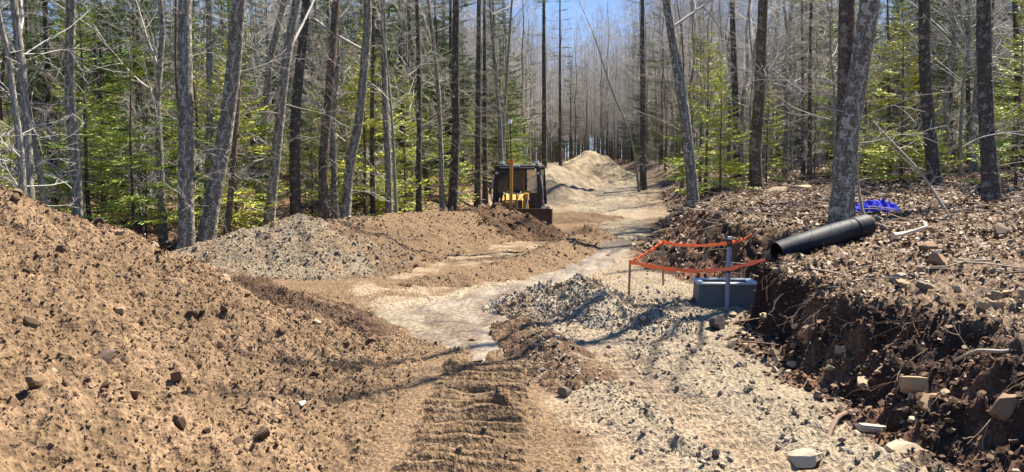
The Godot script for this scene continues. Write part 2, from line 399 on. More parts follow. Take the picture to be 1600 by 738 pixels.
func heap_color(h: Dictionary, x: float, d: float) -> Color:
	var a := nz.get_noise_2d(x * 2.5 + h.seed, d * 2.5)
	var b := nm.get_noise_2d(x * 0.8, d * 0.8 + h.seed)
	var w := sstep(h.mix[0], h.mix[1], a + 0.5 * b)
	var col: Color = h.a.lerp(h.b, w)
	if h.has("tint"): col = h.tint.call(x, d, a, b, col)
	var g := 1.0 + 0.14 * b
	return Color(col.r * g, col.g * g, col.b * g)

# ------------------------------------------------------------------ materials
func tex_noise(kind: int, freq: float, oct: int, size: int, sd: int, jitter := 1.0) -> Image:
	var f := FastNoiseLite.new()
	f.noise_type = kind
	f.frequency = freq
	f.fractal_octaves = oct
	f.fractal_gain = 0.6
	f.seed = sd
	f.cellular_jitter = jitter
	return f.get_seamless_image(size, size, false, false, 0.15)

func bumped(im: Image, strength: float) -> ImageTexture:
	var b: Image = im.duplicate()
	b.convert(Image.FORMAT_RGBA8)
	b.bump_map_to_normal_map(strength)
	return ImageTexture.create_from_image(b)

# remaps a grey picture to the range lo..hi
func ranged(im: Image, lo: float, hi: float, gain := 1.0) -> ImageTexture:
	var o := Image.create(im.get_width(), im.get_height(), false, Image.FORMAT_RGB8)
	for y in im.get_height():
		for x in im.get_width():
			var g := clampf((im.get_pixel(x, y).r - 0.5) * gain + 0.5, 0.0, 1.0)
			g = lerpf(lo, hi, g)
			o.set_pixel(x, y, Color(g, g, g))
	return ImageTexture.create_from_image(o)

func plain(col: Color, rough := 0.85, metal := 0.0) -> StandardMaterial3D:
	var m := StandardMaterial3D.new()
	m.albedo_color = col.linear_to_srgb()
	m.roughness = rough
	m.metallic = metal
	return m

func vertex_mat(rough := 0.95) -> StandardMaterial3D:
	var m := StandardMaterial3D.new()
	m.vertex_color_use_as_albedo = true
	m.roughness = rough
	m.metallic_specular = 0.25
	return m

func bark_mat(main: Color, crack: Color, patch: Color, patches: float, sd: int) -> StandardMaterial3D:
	var w := 128
	var hgt := 512
	var f := FastNoiseLite.new()
	f.seed = sd
	f.frequency = 1.0
	f.fractal_octaves = 3
	var g := FastNoiseLite.new()
	g.seed = sd + 7
	g.frequency = 1.0
	g.fractal_octaves = 4
	g.fractal_gain = 0.6
	var im := Image.create(w, hgt, false, Image.FORMAT_RGB8)
	var bump := Image.create(w, hgt, false, Image.FORMAT_RGB8)
	for y in hgt:
		for x in w:
			var an := TAU * x / w
			var ay := TAU * y / hgt
			# closed both ways: round the stem and along it
			var cx := cos(an) * 1.0
			var cz := sin(an) * 1.0
			var rr := 1.6
			var px := (rr + 0.5 * cx) * cos(ay)
			var py := (rr + 0.5 * cx) * sin(ay)
			var ridge := absf(f.get_noise_3d(px * 2.0 + cx * 4.0, py * 2.0, cz * 4.5)) * 3.2
			var fine := g.get_noise_3d(px * 9.0, py * 9.0, cz * 5.0 + cx * 3.0)
			var pt := g.get_noise_3d(px * 1.3 + 20.0, py * 1.3, cz * 1.1 + cx * 0.7)
			var col := crack.lerp(main, clampf(ridge, 0.0, 1.0))
			var k := sstep(0.42 - patches, 0.5 - patches, pt + 0.28 * fine)
			col = col.lerp(patch, k * 0.85)
			var s := 1.0 + 0.5 * fine
			col = Color(col.r * s, col.g * s, col.b * s)
			im.set_pixel(x, y, col.linear_to_srgb())
			var b := clampf(0.25 + 0.45 * minf(ridge, 1.0) + 0.25 * fine + 0.1 * k, 0.0, 1.0)
			bump.set_pixel(x, y, Color(b, b, b))
	var m := StandardMaterial3D.new()
	m.albedo_texture = ImageTexture.create_from_image(im)
	m.uv1_scale = Vector3(1, 0.55, 1)
	m.normal_enabled = true
	m.normal_texture = bumped(bump, 5.0)
	m.normal_scale = 1.0
	m.roughness = 0.92
	m.metallic_specular = 0.3
	return m

func materials() -> void:
	var grain := tex_noise(FastNoiseLite.TYPE_SIMPLEX_SMOOTH, 0.045, 5, 512, 3)
	var pebble := tex_noise(FastNoiseLite.TYPE_CELLULAR, 0.05, 2, 512, 9)
	var soil := vertex_mat()
	soil.albedo_texture = ranged(grain, 0.58, 1.0, 2.0)
	soil.normal_enabled = true
	soil.normal_texture = bumped(grain, 16.0)
	soil.normal_scale = 0.75
	soil.uv1_triplanar = true
	soil.uv1_world_triplanar = true
	soil.uv1_scale = Vector3.ONE * 0.9
	M.soil = soil
	var wet := vertex_mat(0.36)
	wet.metallic_specular = 0.35
	wet.albedo_texture = ranged(grain, 0.66, 1.0, 2.0)
	wet.normal_enabled = true
	wet.normal_texture = bumped(grain, 8.0)
	wet.normal_scale = 0.5
	wet.uv1_triplanar = true
	wet.uv1_world_triplanar = true
	wet.uv1_scale = Vector3.ONE * 0.5
	M.wet = wet
	var stony := soil.duplicate()
	stony.albedo_texture = ranged(pebble, 0.5, 1.0, 1.6)
	stony.normal_texture = bumped(pebble, 14.0)
	M.stony = stony
	var stone := vertex_mat(0.85)
	stone.albedo_texture = ranged(grain, 0.6, 1.0, 1.5)
	stone.normal_enabled = true
	stone.normal_texture = bumped(grain, 4.0)
	stone.uv1_triplanar = true
	stone.uv1_scale = Vector3.ONE * 1.4
	M.stone = stone
	M.bark = [
		bark_mat(Color(0.23, 0.205, 0.155), Color(0.06, 0.05, 0.035), Color(0.38, 0.37, 0.285), 0.34, 11),
		bark_mat(Color(0.115, 0.095, 0.072), Color(0.03, 0.024, 0.018), Color(0.22, 0.205, 0.15), 0.22, 21),
		bark_mat(Color(0.18, 0.125, 0.085), Color(0.035, 0.024, 0.018), Color(0.27, 0.22, 0.15), 0.22, 31),
		bark_mat(Color(0.25, 0.225, 0.175), Color(0.07, 0.06, 0.045), Color(0.38, 0.36, 0.28), 0.36, 41),
	]
	M.twig = [plain(Color(0.34, 0.31, 0.265), 0.8), plain(Color(0.17, 0.145, 0.115), 0.85), plain(Color(0.26, 0.215, 0.17), 0.85), plain(Color(0.44, 0.405, 0.35), 0.8)]
	var leaf := vertex_mat(0.6)
	leaf.metallic_specular = 0.4
	leaf.backlight = Color(0.8, 0.85, 0.25)
	M.needle = leaf
	var dry := vertex_mat(0.8)
	dry.backlight = Color(0.35, 0.25, 0.15)
	dry.metallic_specular = 0.08
	M.dry = dry

# ------------------------------------------------------------------ land meshes
func steps(from: float, fine_to: float, to: float, cell: float, power: float) -> PackedFloat32Array:
	var out := PackedFloat32Array()
	var p := from
	while p < to:
		out.append(p)
		p += cell if p < fine_to else cell * pow(p / fine_to, power)
	out.append(to)
	return out

func grid_mesh(xs: PackedFloat32Array, ds: PackedFloat32Array, height: Callable, colour: Callable, mat: Material, keep = null) -> ArrayMesh:
	var nx := xs.size()
	var nd := ds.size()
	var mb := Mb.new()
	mb.v.resize(nx * nd); mb.n.resize(nx * nd); mb.c.resize(nx * nd); mb.t.resize(nx * nd)
	var ok := PackedByteArray()
	ok.resize(nx * nd)
	for j in nd:
		for k in nx:
			var q := j * nx + k
			mb.v[q] = Vector3(xs[k], height.call(xs[k], ds[j]), -ds[j])
			mb.c[q] = colour.call(xs[k], ds[j])
			ok[q] = 1
			if keep != null and not keep.call(xs[k], ds[j]): ok[q] = 0
	for j in nd:
		for k in nx:
			var a := mb.v[j * nx + mini(k + 1, nx - 1)] - mb.v[j * nx + maxi(k - 1, 0)]
			var b := mb.v[mini(j + 1, nd - 1) * nx + k] - mb.v[maxi(j - 1, 0) * nx + k]
			mb.n[j * nx + k] = a.cross(b).normalized()
			mb.t[j * nx + k] = Vector2(xs[k], ds[j])
	for j in nd - 1:
		for k in nx - 1:
			var q := j * nx + k
			if ok[q] + ok[q + 1] + ok[q + nx] + ok[q + nx + 1] == 0: continue
			mb.i.append(q); mb.i.append(q + nx + 1); mb.i.append(q + 1)
			mb.i.append(q); mb.i.append(q + nx); mb.i.append(q + nx + 1)
	return mb.mesh(mat)

func build_ground() -> void:
	# columns widen away from the road
	var xs := PackedFloat32Array()
	var p := 0.0
	var half := PackedFloat32Array()
	while p < 260.0:
		half.append(p)
		p += 0.04 if p < 4.4 else 0.04 * pow(1.045, (half.size() - 110))
	half.append(260.0)
	for k in range(half.size() - 1, 0, -1): xs.append(-half[k])
	for k in half.size(): xs.append(half[k])
	var ds := PackedFloat32Array()
	ds.append(-30.0); ds.append(-10.0); ds.append(-2.0); ds.append(1.0); ds.append(2.5); ds.append(3.3)
	ds.append_array(steps(3.9, 9.2, 9.2, 0.026, 1.0))
	ds.append_array(steps(9.235, 12.5, 330.0, 0.038, 1.6))
	ground = part("ground", grid_mesh(xs, ds, land, ground_color, M.soil), self)
	tag(ground, "", "", "", "structure")

func build_heap(called: String, label: String, category: String, h: Dictionary, cell: float, mat: Material, group := "") -> MeshInstance3D:
	var b: Rect2 = h.box
	var xs := PackedFloat32Array()
	var ds := PackedFloat32Array()
	var p := b.position.x
	while p < b.end.x:
		xs.append(p); p += cell
	p = b.position.y
	while p < b.end.y:
		ds.append(p); p += cell * h.get("stretch", 1.0)
	var height := func(x: float, d: float) -> float:
		var q := heap_at(h, x, d)
		return base(x, d) + maxf(q, -0.12) + heap_rough(h, x, d) * clampf(q * 6.0 + 0.6, 0.0, 1.0) - (0.05 if q <= 0.0 else 0.0)
	var o := part(called, grid_mesh(xs, ds, height, func(x, d): return heap_color(h, x, d), mat, func(x, d): return heap_at(h, x, d) > -0.1), self)
	tag(o, label, category, group)
	h.node = o
	return o

func make_heap(line: Array, slope: float, round_: float, rough: float, wob: float, a: Color, b: Color, mix: Array, sd: float) -> Dictionary:
	var lo := Vector2(INF, INF)
	var hi := -lo
	for p in line:
		var r: float = p[2] / slope + 0.9
		lo = lo.min(Vector2(p[0] - r, p[1] - r))
		hi = hi.max(Vector2(p[0] + r, p[1] + r))
	return {"line": line, "slope": slope, "round": round_, "rough": rough, "wob": wob, "a": a, "b": b, "mix": mix, "seed": sd, "box": Rect2(lo, hi - lo)}

# ------------------------------------------------------------------ stones
func make_rock(sd: int, flat: float, cuts: int) -> ArrayMesh:
	var r := RandomNumberGenerator.new()
	r.seed = sd
	# a cube sphere pressed against random planes
	var planes := []
	for k in cuts:
		var q := Vector3(r.randf_range(-1, 1), r.randf_range(-1, 1), r.randf_range(-1, 1)).normalized()
		planes.append([q, r.randf_range(0.42, 0.72)])
	var mb := Mb.new()
	var m := 3
	var sc := Vector3(r.randf_range(0.85, 1.15), flat, r.randf_range(0.65, 1.0))
	var shp := func(q: Vector3) -> Vector3:
		q = (q * 0.72).lerp(q.normalized(), 0.3)
		for pl in planes:
			var over: float = q.dot(pl[0]) - pl[1]
			if over > 0.0: q -= pl[0] * over
		return q * sc
	for ax in 3:
		for s in [-1.0, 1.0]:
			for a in m:
				for b in m:
					var cs := []
					for e in [[0, 0], [1, 0], [1, 1], [0, 1]]:
						var u: float = (a + e[0]) * 2.0 / m - 1.0
						var w: float = (b + e[1]) * 2.0 / m - 1.0
						var q := Vector3.ZERO
						q[ax] = s
						q[(ax + 1) % 3] = u
						q[(ax + 2) % 3] = w
						cs.append(shp.call(q))
					mb.face(cs, Vector3.ZERO)
	return mb.mesh(M.stone)

var stone_mats := []
func stone_mat(col: Color) -> StandardMaterial3D:
	var m: StandardMaterial3D = M.stone.duplicate()
	m.albedo_color = col.linear_to_srgb()
	return m

func rock_part(parent: Node, x: float, d: float, size: float, mat: Material, called := "stone", sink := 0.25) -> MeshInstance3D:
	var o := part(called, rocks[rng.randi() % rocks.size()], parent)
	o.material_override = mat
	o.position = Vector3(x, surf(x, d) + size * (0.5 - sink), -d)
	o.basis = Basis.from_euler(Vector3(ran(-0.5, 0.5), ran(0, TAU), ran(-0.5, 0.5))).scaled(Vector3.ONE * size)
	return o

# many small pieces as one mass
func mass(called: String, label: String, mesh: Mesh, xf: Array, cols: Array, parent: Node = self) -> void:
	var mm := MultiMesh.new()
	mm.transform_format = MultiMesh.TRANSFORM_3D
	mm.use_colors = not cols.is_empty()
	mm.mesh = mesh
	mm.instance_count = xf.size()
	for k in xf.size():
		mm.set_instance_transform(k, xf[k])
		if not cols.is_empty(): mm.set_instance_color(k, cols[k])
	var o := MultiMeshInstance3D.new()
	o.multimesh = mm
	o.name = numbered(called) if parent == self else called
	parent.add_child(o, true)
	tag(o, label if parent == self else "", "" , "", "stuff")

# ------------------------------------------------------------------ trees
func branch(mb: Mb, r: RandomNumberGenerator, p: Vector3, dirn: Vector3, length: float, rad: float, level: int, kids: Array, up := 0.12, wild := 0.28) -> void:
	var segs := 4 if level == 0 else 3
	var pts := PackedVector3Array([p])
	var rr := PackedFloat32Array([rad])
	var q := p
	var dd := dirn
	for k in segs:
		dd = (dd + Vector3(r.randf_range(-1, 1), r.randf_range(-1, 1) + up * 2.0, r.randf_range(-1, 1)) * wild).normalized()
		q += dd * length / segs
		pts.append(q)
		rr.append(maxf(rad * (1.0 - 0.8 * (k + 1.0) / segs), 0.0028))
	mb.tube(pts, rr, 5 if level == 0 and rad > 0.03 else 3)
	if level >= kids.size(): return
	for k in int(kids[level] * r.randf_range(0.7, 1.3)):
		var u := r.randf_range(0.22, 1.0) * segs
		var e := mini(int(u), segs - 1)
		var at := pts[e].lerp(pts[e + 1], u - e)
		var o := (pts[e + 1] - pts[e]).normalized()
		var side := o.cross(Vector3(r.randf_range(-1, 1), r.randf_range(-1, 1), r.randf_range(-1, 1))).normalized()
		branch(mb, r, at, (o * 0.75 + side * r.randf_range(0.5, 0.95)).normalized(), length * r.randf_range(0.32, 0.6), maxf(rr[e] * 0.5, 0.0035), level + 1, kids, up, wild)

# point and radius along a stem
func along(pts: PackedVector3Array, rr: PackedFloat32Array, y: float) -> Array:
	for k in pts.size() - 1:
		if y <= pts[k + 1].y:
			var u := clampf((y - pts[k].y) / maxf(0.01, pts[k + 1].y - pts[k].y), 0.0, 1.0)
			return [pts[k].lerp(pts[k + 1], u), lerpf(rr[k], rr[k + 1], u)]
	return [pts[pts.size() - 1], rr[rr.size() - 1]]

const GREENS := [Color(0.35, 0.4, 0.06), Color(0.25, 0.32, 0.05), Color(0.1, 0.15, 0.034), Color(0.42, 0.43, 0.055)]

# a flat conifer spray: woody axis, side twigs, needle blades
func spray(wood: Mb, green: Mb, r: RandomNumberGenerator, p: Vector3, dirn: Vector3, length: float, tone: int, dens := 1.0) -> void:
	var segs := 4
	var pts := PackedVector3Array([p])
	var rr := PackedFloat32Array([0.004 + 0.006 * length])
	var q := p
	var dd := dirn
	for k in segs:
		dd = (dd + Vector3(r.randf_range(-0.12, 0.12), -0.05 + 0.07 * k + r.randf_range(-0.06, 0.06), r.randf_range(-0.12, 0.12))).normalized()
		q += dd * length / segs
		pts.append(q)
		rr.append(maxf(0.002, rr[0] * (1.0 - 0.8 * (k + 1.0) / segs)))
	wood.tube(pts, rr, 3)
	var count := int(length / 0.036 * dens)
	for k in count:
		var f := (k + r.randf_range(0.0, 0.9)) / count
		if f < 0.18 and length > 0.5: continue
		var e := mini(int(f * segs), segs - 1)
		var at := pts[e].lerp(pts[e + 1], f * segs - e)
		var fwd := (pts[e + 1] - pts[e]).normalized()
		var side := fwd.cross(Vector3.UP).normalized() * (1.0 if k % 2 == 0 else -1.0)
		var l := length * (0.5 * (1.0 - f) + 0.09) * r.randf_range(0.6, 1.15)
		var td := (fwd * 0.75 + side * 0.8 + Vector3(0, r.randf_range(-0.22, 0.1), 0)).normalized()
		var n := maxi(1, int(l / 0.075))
		for s in n:
			var base_p := at + td * (l * s / n)
			var w := r.randf_range(0.011, 0.021)
			var ln := l / n * 1.15
			var across := td.cross(Vector3(r.randf_range(-0.5, 0.5), 1, r.randf_range(-0.5, 0.5))).normalized() * w
			var col: Color = GREENS[tone]
			var g := r.randf_range(0.7, 1.3)
			if r.randf() < 0.18 and tone != 2: col = GREENS[3]
			col = Color(col.r * g, col.g * g, col.b * g)
			green.quad(base_p - across * 0.5, base_p + td * ln * 0.6 - across, base_p + td * ln, base_p + td * ln * 0.5 + across, col)
			if r.randf() < 0.55:
				var o2 := (across * 0.3 + Vector3(0, w * 0.9, 0))
				green.quad(base_p, base_p + td * ln * 0.5 - o2, base_p + td * ln, base_p + td * ln * 0.6 + o2, col)

func conifer(height: float, rad: float, spread: float, from: float, tone: int, sd: int, dead := 0, dens := 1.0) -> Array:
	var r := RandomNumberGenerator.new()
	r.seed = sd
	var wood := Mb.new()
	var green := Mb.new()
	var stem := Mb.new()
	var pts := PackedVector3Array()
	var rr := PackedFloat32Array()
	var lean := Vector3(r.randf_range(-0.02, 0.02), 0, r.randf_range(-0.02, 0.02))
	for k in 9:
		var u := k / 8.0
		pts.append(Vector3(0, height * u, 0) + lean * height * u * u + Vector3(r.randf_range(-1, 1), 0, r.randf_range(-1, 1)) * 0.01 * height * u)
		rr.append(maxf(0.006, rad * (1.0 - 0.93 * u) * (1.18 if k == 0 else 1.0)))
	pts[0].y = -0.35
	stem.tube(pts, rr, 9 if rad > 0.06 else 6, Color.WHITE, false, 0.06, sd)
	var y := from
	while y < height * 0.985:
		var u := (y - from) / (height - from)
		var reach := spread * pow(1.0 - u, 0.75) * (0.75 + 0.25 * minf(1.0, u * 6.0 + 0.4))
		for k in r.randi_range(4, 7):
			if r.randf() < 0.15 or sin(y * 1.9 + sd) > 0.86: continue
			var a := r.randf() * TAU
			var q := along(pts, rr, y + r.randf_range(-0.1, 0.1))
			var el := lerpf(-0.12, 0.55, u) + r.randf_range(-0.15, 0.12)
			spray(wood, green, r, q[0], Vector3(cos(a) * cos(el), sin(el), sin(a) * cos(el)), maxf(0.14, reach * r.randf_range(0.55, 1.1)), tone, dens)
		y += r.randf_range(0.14, 0.26) * clampf(height / 6.0, 0.6, 1.6)
	for k in dead:
		var yy := r.randf_range(0.5, maxf(from, 2.0) + 0.8)
		var q := along(pts, rr, yy)
		var a := r.randf() * TAU
		branch(wood, r, q[0], Vector3(cos(a), r.randf_range(-0.35, 0.2), sin(a)).normalized(), r.randf_range(0.4, 1.5), r.randf_range(0.006, 0.011), 1, [0, 5, 0], -0.06, 0.2)
	return [stem, wood, green]

func hardwood(height: float, rad: float, sd: int, low: float, limbs: int, kids: Array) -> Array:
	var r := RandomNumberGenerator.new()
	r.seed = sd
	var stem := Mb.new()
	var wood := Mb.new()
	var pts := PackedVector3Array()
	var rr := PackedFloat32Array()
	var bend := Vector3(r.randf_range(-1, 1), 0, r.randf_range(-1, 1)) * 0.05 * height
	for k in 10:
		var u := k / 9.0
		pts.append(Vector3(0, height * u, 0) + bend * u * u + Vector3(r.randf_range(-1, 1), 0, r.randf_range(-1, 1)) * 0.012 * height * minf(1.0, u * 2.0))
		rr.append(maxf(0.012, rad * (1.0 - 0.9 * pow(u, 0.9)) * (1.25 if k == 0 else 1.0)))
	pts[0].y = -0.35
	stem.tube(pts, rr, 9, Color.WHITE, false, 0.06, sd)
	limb_out(wood, r, pts, rr, low, height, limbs, kids)
	return [stem, wood, null]

func limb_out(wood: Mb, r: RandomNumberGenerator, pts: PackedVector3Array, rr: PackedFloat32Array, low: float, height: float, limbs: int, kids: Array) -> void:
	for k in limbs:
		var y := lerpf(low, height * 0.98, pow(r.randf(), 0.8))
		var q := along(pts, rr, y)
		var a := r.randf() * TAU
		var el := r.randf_range(0.25, 1.0)
		var l := (0.1 + 0.26 * (1.0 - (y - low) / maxf(1.0, height - low) * 0.7)) * height * r.randf_range(0.5, 1.0) * 0.8
		branch(wood, r, q[0], Vector3(cos(a) * cos(el), sin(el), sin(a) * cos(el)), l, maxf(0.008, q[1] * 0.36), 0, kids, 0.14, 0.2)

func tree_node(called: String, m: Array, bark: int) -> Node3D:
	var o := Node3D.new()
	o.name = called
	part("trunk", m[0].mesh(M.bark[bark]), o)
	if not m[1].v.is_empty(): tag(part("branches", m[1].mesh(M.twig[bark]), o), "", "", "", "stuff")
	if m[2] != null and not m[2].v.is_empty(): part("crown", m[2].mesh(M.needle), o)
	return o

func merged(m: Array, bark: int) -> ArrayMesh:
	var a := ArrayMesh.new()
	m[0].surface(a, M.bark[bark])
	m[1].surface(a, M.twig[bark])
	if m[2] != null: m[2].surface(a, M.needle)
	return a

# a tree whose stem follows the outline seen in the photograph
func stem_tree(t: Array, sd: int) -> void:
	var r := RandomNumberGenerator.new()
	r.seed = sd
	var d: float = t[3]
	var poly: Array = t[6]
	var foot: float = base(poly[0][0], d)
	var o := thing(t[0], t[1], "tree", Vector3(poly[0][0], foot, -d))
	var pts := PackedVector3Array()
	var rr := PackedFloat32Array()
	var top: float = clampf(t[4] * 2.0 * 55.0, 7.0, 16.0)
	var wob := Vector2(r.randf() * 9.0, r.randf() * 9.0)
	var raw := PackedVector3Array()
	for k in poly.size():
		raw.append(Vector3(poly[k][0] - poly[0][0], poly[k][1] - foot, 0.25 * sin(wob.x + poly[k][1] * 0.5)))
	raw[0] = Vector3(0, -0.4, raw[0].z)
	var last := raw[raw.size() - 1]
	var before := raw[raw.size() - 2]
	var lean := (last - before) / maxf(0.3, last.y - before.y)
	while last.y < top:
		last += Vector3(lean.x * 0.75 + r.randf_range(-0.06, 0.06), 1.0, r.randf_range(-0.06, 0.06)) * 1.6
		lean *= 0.75
		raw.append(last)
	top = last.y
	# smooth resampling
	var cv := Curve3D.new()
	for k in raw.size():
		var a := raw[maxi(k - 1, 0)]
		var b := raw[mini(k + 1, raw.size() - 1)]
		var h := (b - a) / 6.0
		cv.add_point(raw[k], -h, h)
	var n := 26
	for k in n + 1:
		var p := cv.sample_baked(cv.get_baked_length() * k / n)
		pts.append(p)
		var u := k / float(n)
		rr.append(maxf(0.012, t[4] * (1.0 - 0.8 * u) * (1.0 + 0.45 * exp(-maxf(0.0, p.y) * 4.5))))
	var stem := Mb.new()
	stem.tube(pts, rr, 14 if t[4] > 0.14 else 9, Color.WHITE, false, 0.07, sd)
	var wood := Mb.new()
	var green := Mb.new()
	var frame_top := 2.2 + d * 0.19
	if t[0] == "forked_maple_tree":
		var q := along(pts, rr, 2.9)
		var p2 := PackedVector3Array()
		var r2 := PackedFloat32Array()
		for k in 9:
			p2.append(q[0] + Vector3(0.075 * k + 0.012 * sin(k * 1.7), 0.75 * k, 0.03 * k))
			r2.append(maxf(0.02, q[1] * 0.82 * (1.0 - k / 9.5)))
		stem.tube(p2, r2, 10, Color.WHITE, false, 0.07, sd + 3)
	if t[5] == 0:
		limb_out(wood, r, pts, rr, minf(frame_top * 0.7, top * 0.5), top, 9, [5, 4])
		for k in 9:
			var q := along(pts, rr, r.randf_range(1.0, frame_top))
			var a := r.randf() * TAU
			branch(wood, r, q[0], Vector3(cos(a), r.randf_range(0.0, 0.6), sin(a)).normalized(), r.randf_range(0.5, 1.6), 0.011, 1, [0, 4, 3], 0.03, 0.3)
	else:
		for k in int(36 + top * 2):
			var q := along(pts, rr, r.randf_range(0.7, top * 0.6))
			var a := r.randf() * TAU
			branch(wood, r, q[0], Vector3(cos(a), r.randf_range(-0.4, 0.15), sin(a)).normalized(), r.randf_range(0.3, 1.2) * (0.7 + t[4] * 3.0), r.randf_range(0.007, 0.013), 1, [0, 5, 0], -0.05, 0.2)
		var y := top * 0.58
		while y < top:
			for k in 3:
				var q := along(pts, rr, y)
				var a := r.randf() * TAU
				spray(wood, green, r, q[0], Vector3(cos(a), 0.05, sin(a)).normalized(), (0.35 + 0.12 * (top - y)) * r.randf_range(0.6, 1.1), 1 + k % 2, 0.7)
			y += 0.5
	part("trunk", stem.mesh(M.bark[t[2]]), o)
	tag(part("branches", wood.mesh(M.twig[t[2]]), o), "", "", "", "stuff")
	if not green.v.is_empty(): part("crown", green.mesh(M.needle), o)

func in_clearing(x: float, d: float, margin: float) -> bool:
	var l := curve(d, LEFT_EDGE)
	if d < 20.0: l = -8.2
	return x > l - margin and x < curve(d, BANK_EDGE) + margin

# ------------------------------------------------------------------
func _ready() -> void:
	rng.seed = 20240427
	# camera
	var cam := Camera3D.new()
	cam.fov = 29.82
	cam.near = 0.1
	cam.far = 900.0
	cam.position = Vector3(0, 2.0, 0)
	cam.rotation_degrees = Vector3(-4.907, 0, 0)
	add_child(cam)
	cam.current = true
	# clear spring sky
	var env := Environment.new()
	env.background_mode = Environment.BG_SKY
	var sky := Sky.new()
	var sm := ProceduralSkyMaterial.new()
	sm.sky_top_color = Color(0.36, 0.56, 0.85)
	sm.sky_horizon_color = Color(0.74, 0.83, 0.93)
	sm.sky_curve = 0.1
	sm.ground_bottom_color = Color(0.16, 0.13, 0.1)
	sm.ground_horizon_color = Color(0.35, 0.36, 0.36)
	sm.sun_angle_max = 1.0
	sky.sky_material = sm
	env.sky = sky
	env.background_energy_multiplier = 0.42
	env.tonemap_mode = Environment.TONE_MAPPER_LINEAR
	env.tonemap_exposure = 3.65
	env.sdfgi_enabled = true
	env.ssao_enabled = true
	env.ssil_enabled = true
	var we := WorldEnvironment.new()
	we.environment = env
	add_child(we)
	# sun: high on the right, a little ahead
	var sun := DirectionalLight3D.new()
	sun.light_energy = 1.6
	sun.light_color = Color(1.0, 0.965, 0.91)
	sun.light_angular_distance = 0.5
	sun.shadow_enabled = true
	var az := deg_to_rad(47.0)
	var el := deg_to_rad(57.0)
	var to_sun := Vector3(sin(az) * cos(el), sin(el), -cos(az) * cos(el))
	add_child(sun)
	sun.look_at_from_position(Vector3.ZERO, -to_sun, Vector3.UP)

	for q in [[nz, 0.35, 3, 5], [nm, 2.4, 3, 6], [nf, 9.0, 3, 7]]:
		q[0].noise_type = FastNoiseLite.TYPE_SIMPLEX_SMOOTH
		q[0].frequency = q[1]
		q[0].fractal_octaves = q[2]
		q[0].seed = q[3]
	nc.noise_type = FastNoiseLite.TYPE_CELLULAR
	nc.frequency = 5.5
	nc.fractal_octaves = 2
	nc.seed = 8
	materials()
	for k in 7: rocks.append(make_rock(100 + k, [0.75, 0.55, 0.9, 0.6, 0.8, 0.45, 0.7][k], 7 + k % 3))
	build_land()
	print("land ", Time.get_ticks_msec())
	build_woods()
	print("woods ", Time.get_ticks_msec())
	build_stones()
	print("stones ", Time.get_ticks_msec())
	build_litter()
	build_works()
	build_dozer()
	build_bits()
	print("done ", Time.get_ticks_msec())

